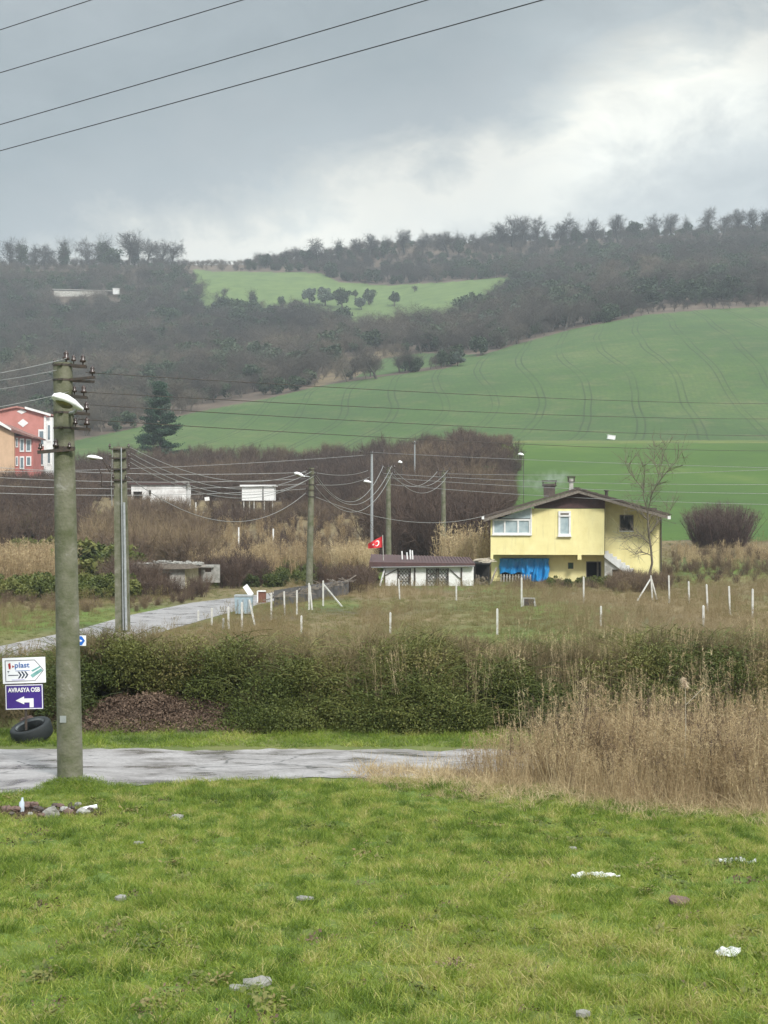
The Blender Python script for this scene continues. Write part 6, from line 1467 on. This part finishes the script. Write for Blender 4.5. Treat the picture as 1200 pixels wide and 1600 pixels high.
BK2 = M_('pale_bark', (.15, .125, .09), (.08, .07, .05), 6, .9, .3); mt.build('trunk', BK2, bt); mc.build('branches', BK2, bt)
# round brown bush in the green field
gb = ground(1125, 852, 120); gb = V3((at(1125, 0, 136).x, 136, zw(at(1125, 0, 136).x, 136))); bb = thing('round_bush', tuple(gb), 'big round leafless brown bush in the bright green field right of the yellow house', 'bush')
shm = MB(); rg = np.random.default_rng(9)
for i in range(520):
    a_ = rg.uniform(0, 2 * math.pi); rr = rg.uniform() ** .5 * 2.5; p = np.array([gb.x + math.cos(a_) * min(rr, 2.6), gb.y + math.sin(a_) * min(rr, 2.0), gb.z - .1]); d_ = np.array([math.cos(a_) * .26 * rr / 2, math.sin(a_) * .26 * rr / 2, 1.0]) + rg.normal(size=3) * .14; d_ /= np.linalg.norm(d_); L_ = (at(0, 780, 136).z - gb.z) * rg.uniform(.75, 1.03) * (1 - .03 * rr ** 2)
    q_ = p + d_ * L_ * .5; stick(shm, p, q_, .03, .02); stick(shm, q_, p + d_ * L_ + rg.normal(size=3) * .15, .02, .008)
    m_ = 26; P_ = p + d_ * L_ * rg.uniform(.15, .98, m_)[:, None]; D_ = d_ + rg.normal(size=(m_, 3)) * .7; D_ /= np.linalg.norm(D_, axis=1, keepdims=True); blades(shm, P_, D_, rg.uniform(.2, .7, m_), np.full(m_, .028), rg.uniform(-.1, .1, m_), rg, 1)
shm.build('stems', M_('purple_brown_stems', (.11, .07, .06), (.06, .04, .035), 2, .9), bb)
# pale plume
g = V3((at(1067, 0, 23.5).x, 23.5, 0)); pq = thing('reed_plume', tuple(g), 'tall reed with one pale drooping plume above the dry weeds at right', 'reed'); T_ = at(1067, 1060, 23.5)
mb = MB(); mb.tube([g, V3((g.x + .05, g.y, T_.z * .6)), T_ + V3((.04, 0, -.1))], [.008, .006, .004], 5); mb.tube([T_ + V3((.04, 0, -.45)), T_ + V3((.35, 0, -.15))], .004, 4); mb.build('stem', PALEWOOD, pq)
rg = np.random.default_rng(3); mb = MB(); m_ = 420; f_ = rg.uniform(0, 1, m_); bs_ = np.array(T_) + np.stack([-.06 * f_ + .06, rg.normal(size=m_) * .012, -.14 + .16 * f_], 1); d_ = rdir(rg, m_, -.2, .8) + np.array([-.3, 0, -.1]); d_ /= np.linalg.norm(d_, axis=1, keepdims=True); blades(mb, bs_, d_, rg.uniform(.03, .10, m_), np.full(m_, .005), rg.uniform(.2, .8, m_), rg, 2); mb.build('plume', M_('plume_fluff', (.55, .44, .32), (.4, .3, .2), 9, .9), pq)
# ------------------------------------------------------------------ air
hz = MB(); hz.box((0, 810, 99.0), (4600, 1780, 206))
hm = bpy.data.materials.new('haze'); hm.use_nodes = True; ht = NT(hm.node_tree)
for n_ in list(hm.node_tree.nodes):
    if n_.type == 'BSDF_PRINCIPLED': hm.node_tree.nodes.remove(n_)
pv = ht.n('ShaderNodeVolumePrincipled'); pv.inputs['Color'].default_value = (.86, .93, 1, 1); pv.inputs['Density'].default_value = .00025; pv.inputs['Anisotropy'].default_value = .0
ht.nt.links.new(pv.outputs[0], ht.nt.nodes['Material Output'].inputs['Volume'])
ho = hz.build('haze', hm, None, (0, 0, 0)); tag(ho, 'thin grey blue haze in the air over the valley', 'haze', None, 'stuff')
zmin = float(min(v[2] for v in verts)); zmax = float(max(v[2] for v in verts)); print('TERRAIN', zmin, zmax)
